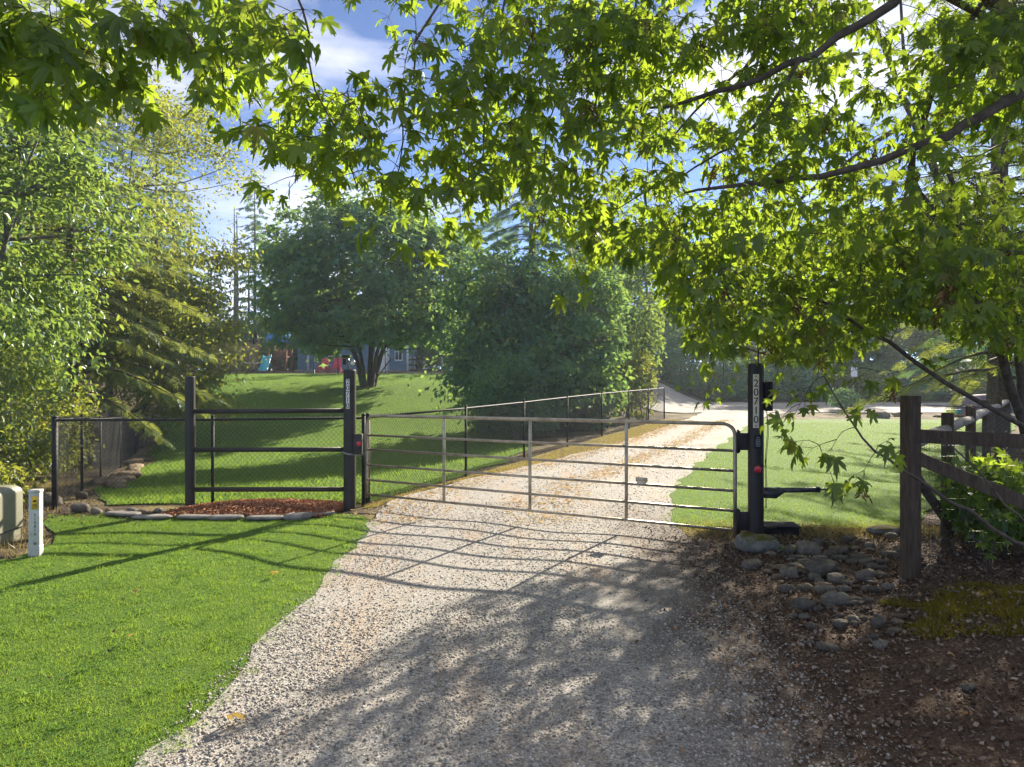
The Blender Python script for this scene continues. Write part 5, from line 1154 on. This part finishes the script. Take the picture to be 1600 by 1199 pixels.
# thin garden fence posts
for k, px in enumerate((490, 528, 602)):
    x = hx(px, 45); z = float(gz(x, 45)); mk0('fence_stake', tube(np.array([[x, 45, z-.1], [x, 45, z+1.3]]), .03, 6), M['black'], 'thin dark stake along the top of the lawn', 'stake', 'stakes along the top of the lawn')
pz = gz(-7.6, 37); mk0('tree_prop', tube(np.array([[-7.2, 35.0, float(gz(-7.2, 35))-.1], [-6.0, 35.2, float(gz(-6, 35))+1.55]]), .035, 6), M['wood'], 'leaning dark pole propped against the round maple', 'pole')
x = hx(484, 46); mk0('concrete_block', box((x, 46, float(gz(x, 46))+.13), (.6, .3, .26), .1, .02), M['slab'], 'low grey block at the top of the lawn', 'block')
# paddock rails right of the house
pr = thing('paddock_fence', (hx(648, 48), 48, float(gz(hx(648, 48), 48))), 'grey wooden paddock fence beside the blue house', 'fence')
zz = float(gz(hx(648, 48), 48))
for px in (640, 648, 663, 676, 690): mk('post', box((hx(px, 48), 48, zz+.5), (.12, .12, 1.3), 0, .01), M['log'], pr)
for z in (.25, .6, .95): mk('rail', box((hx(664, 48), 47.92, zz+z), (2.2, .05, .12), 0, .006), M['wood'], pr)
# play set
pd = 52.0; X0 = hx(415, pd); pz = float(gz(X0, pd)); ply = thing('play_set', (X0, pd, pz), 'wooden play set with turquoise slide and blue awning', 'play set')
for dx, dy in ((.2, 0), (1.5, 0), (.2, 1.3), (1.5, 1.3)): mk('post', box((X0+dx, pd+dy, pz+1.25), (.12, .12, 2.5), 0, .01), M['redwood'], ply)
for k in range(5): mk('deck_board', box((X0+.85, pd+.1+k*.28, pz+1.15), (1.4, .25, .05), 0, .006), M['redwood'], ply)
for k in range(4): mk('rung', box((X0+1.0, pd-.08, pz+.25+k*.24), (.85, .06, .07), 0, .005), M['redwood'], ply)
for k in range(5): mk('panel_board', box((X0+.32+k*.26, pd+1.3, pz+1.5), (.22, .04, .7), 0, .004), M['redwood'], ply)
V = np.array([[X0, pd-.2, pz+2.2], [X0+1.7, pd-.2, pz+2.2], [X0+1.7, pd+.65, pz+2.95], [X0, pd+.65, pz+2.95], [X0+1.7, pd+1.5, pz+2.2], [X0, pd+1.5, pz+2.2]])
mk('awning', (np.concatenate([V, V+[0, 0, .02]]), [(0, 1, 2, 3), (3, 2, 4, 5), (6, 9, 8, 7), (9, 11, 10, 8), (0, 6, 7, 1), (4, 10, 11, 5), (1, 7, 8, 2), (2, 8, 10, 4), (0, 3, 9, 6), (3, 5, 11, 9)]), M['blue_tarp'], ply)
sp_ = smooth_path([(X0+.15, pd-.05, pz+1.2), (X0+.25, pd-.7, pz+.75), (X0+.38, pd-1.4, pz+.28), (X0+.45, pd-1.9, pz+.14)], 10); V, Fq = [], []
for p in sp_:
    for dx, dz in ((-.27, .13), (-.25, 0), (.25, 0), (.27, .13), (.31, .13), (.29, -.04), (-.29, -.04), (-.31, .13)): V.append(p+[dx, 0, dz])
i = np.arange(9)[:, None]*8; j = np.arange(8)[None]; j2 = (j+1) % 8
mk('slide', (np.array(V), np.stack([i+j, i+j2, i+8+j2, i+8+j], -1).reshape(-1, 4)), M['slide'], ply)
# tan shade cloth on poles
nx = thing('shade_cloth_pen', (hx(375, 53), 53, float(gz(hx(375, 53), 53))), 'tan shade cloth hung between poles left of the play set', 'netting')
nz = float(gz(hx(375, 53), 53)); pxs = [335, 352, 387, 404]
for px in pxs: mk('pole', tube(np.array([[hx(px, 53), 53, nz-.1], [hx(px, 53), 53, nz+2.6]]), .04, 7), M['redwood'], nx)
for a, b in zip(pxs[:-1], pxs[1:]):
    xa, xb = hx(a, 53), hx(b, 53); u = np.linspace(0, 1, 12); v = np.linspace(0, 1, 8); U, Vv = np.meshgrid(u, v); top = 2.35-.55*U*(1-U)*1.6
    G = np.stack([xa+(xb-xa)*U, 53+.10*np.sin(U*14+Vv*2)*(.3+Vv), nz+.25+(top-.25)*(1-Vv)], -1).reshape(-1, 3); i = np.arange(7)[:, None]*12; j = np.arange(11)[None]
    Fq = np.stack([i+j, i+j+1, i+12+j+1, i+12+j], -1).reshape(-1, 4); G2 = G+[0, .01, 0]
    mk('cloth', [(G, Fq), (G2, Fq[:, ::-1])], M['net'], nx, True)
tbx = hx(388, 51); tz = float(gz(tbx, 51)); tb = thing('folding_table', (tbx, 51, tz), 'white topped table in front of the tan shade cloth', 'table')
mk('table_top', box((tbx, 51, tz+.72), (1.5, .7, .04), 0, .008), M['trim'], tb)
for dx in (-.6, .6):
    for dy in (-.28, .28): mk('leg', box((tbx+dx, 51+dy, tz+.35), (.035, .035, .7), 0, .004), M['rod'], tb)
# road side things on the right
sx = hx(1340, 47); z = float(gz(sx, 47.6)); sg = thing('road_sign', (sx, 47.6, z), 'small white sign on a post at the wood edge', 'sign')
mk('post', box((sx, 47.65, z+1.2), (.1, .08, 2.5), 0, .008), M['log'], sg); mk('panel', box((sx+.05, 47.58, z+2.05), (.42, .03, .62), 0, .006), M['trim'], sg)
sx = hx(1315, 46.5); z = float(gz(sx, 47.9)); mk0('utility_pole', tube(np.array([[sx, 47.9, z-.1], [sx, 47.9, z+2.6]]), .09, 8), M['bark_grey'], 'grey timber post beside the small white sign', 'post')
V, Fc = blob(51, 3, .22, .6, 1.5); mk0('boulder', (V*np.array([1.0, .9, 1.0])+np.array([hx(1540, 33), 33, .35]), Fc), worn('purple_grey_rock', (.09, .075, .085), (.19, .16, .17), 4, .85, bscale=20, bs=.5), 'big purple grey boulder beyond the wooden fence', 'boulder', smooth=True)
tx = hx(1490, 26); z = float(gz(tx, 26)); sg = thing('road_sign', (tx, 26, z), 'small teal name sign on a stake beyond the wooden fence', 'sign')
mk('stake', box((tx, 26.03, z+.3), (.06, .05, .7), 0, .005), M['log'], sg); pn = mk('panel', box((tx, 26, z+.62), (.52, .03, .14), 0, .006), M['sign_teal'], sg)
for k, (dx, w__) in enumerate(((-.13, .06), (-.05, .05), (.02, .06), (.10, .07))): mk('lettering', box((tx+dx, 25.982, z+.62), (w__, .004, .05)), M['white_plate'], pn)
# low garden rocks row at the road edge on the right
for k in range(26):
    x = rng.uniform(15, 26); y = rng.uniform(30.5, 34); s = rng.uniform(.15, .35); o = bpy.data.objects.new('river_rock', variants[k % 8]); link(o); o.location = (x, y, float(gz(x, y))+s*.25); o.scale = (s, s, s*.8); o.rotation_euler = (0, 0, k)
    tag(o, 'grey rock in the rock garden around the purple grey boulder', 'rock', 'rocks of the rock garden')
# ------------------------------------------------------------------ air
HZ = True
if HZ:
    hb = mk('haze', box((0, 55, 11), (150, 150, 25.5)), mat('haze_air', lambda t, o: None)); hb['kind'] = 'stuff'
    t = hb.data.materials[0].node_tree; pv = N(t, 'ShaderNodeVolumePrincipled'); pv.inputs['Color'].default_value = (.72, .86, 1, 1); pv.inputs['Density'].default_value = .0008; pv.inputs['Anisotropy'].default_value = .3
    L(t, pv.outputs[0], [n_ for n_ in t.nodes if n_.type == 'OUTPUT_MATERIAL'][0].inputs['Volume'])
    tag(hb, 'thin pale haze filling the air over the whole place', 'haze')
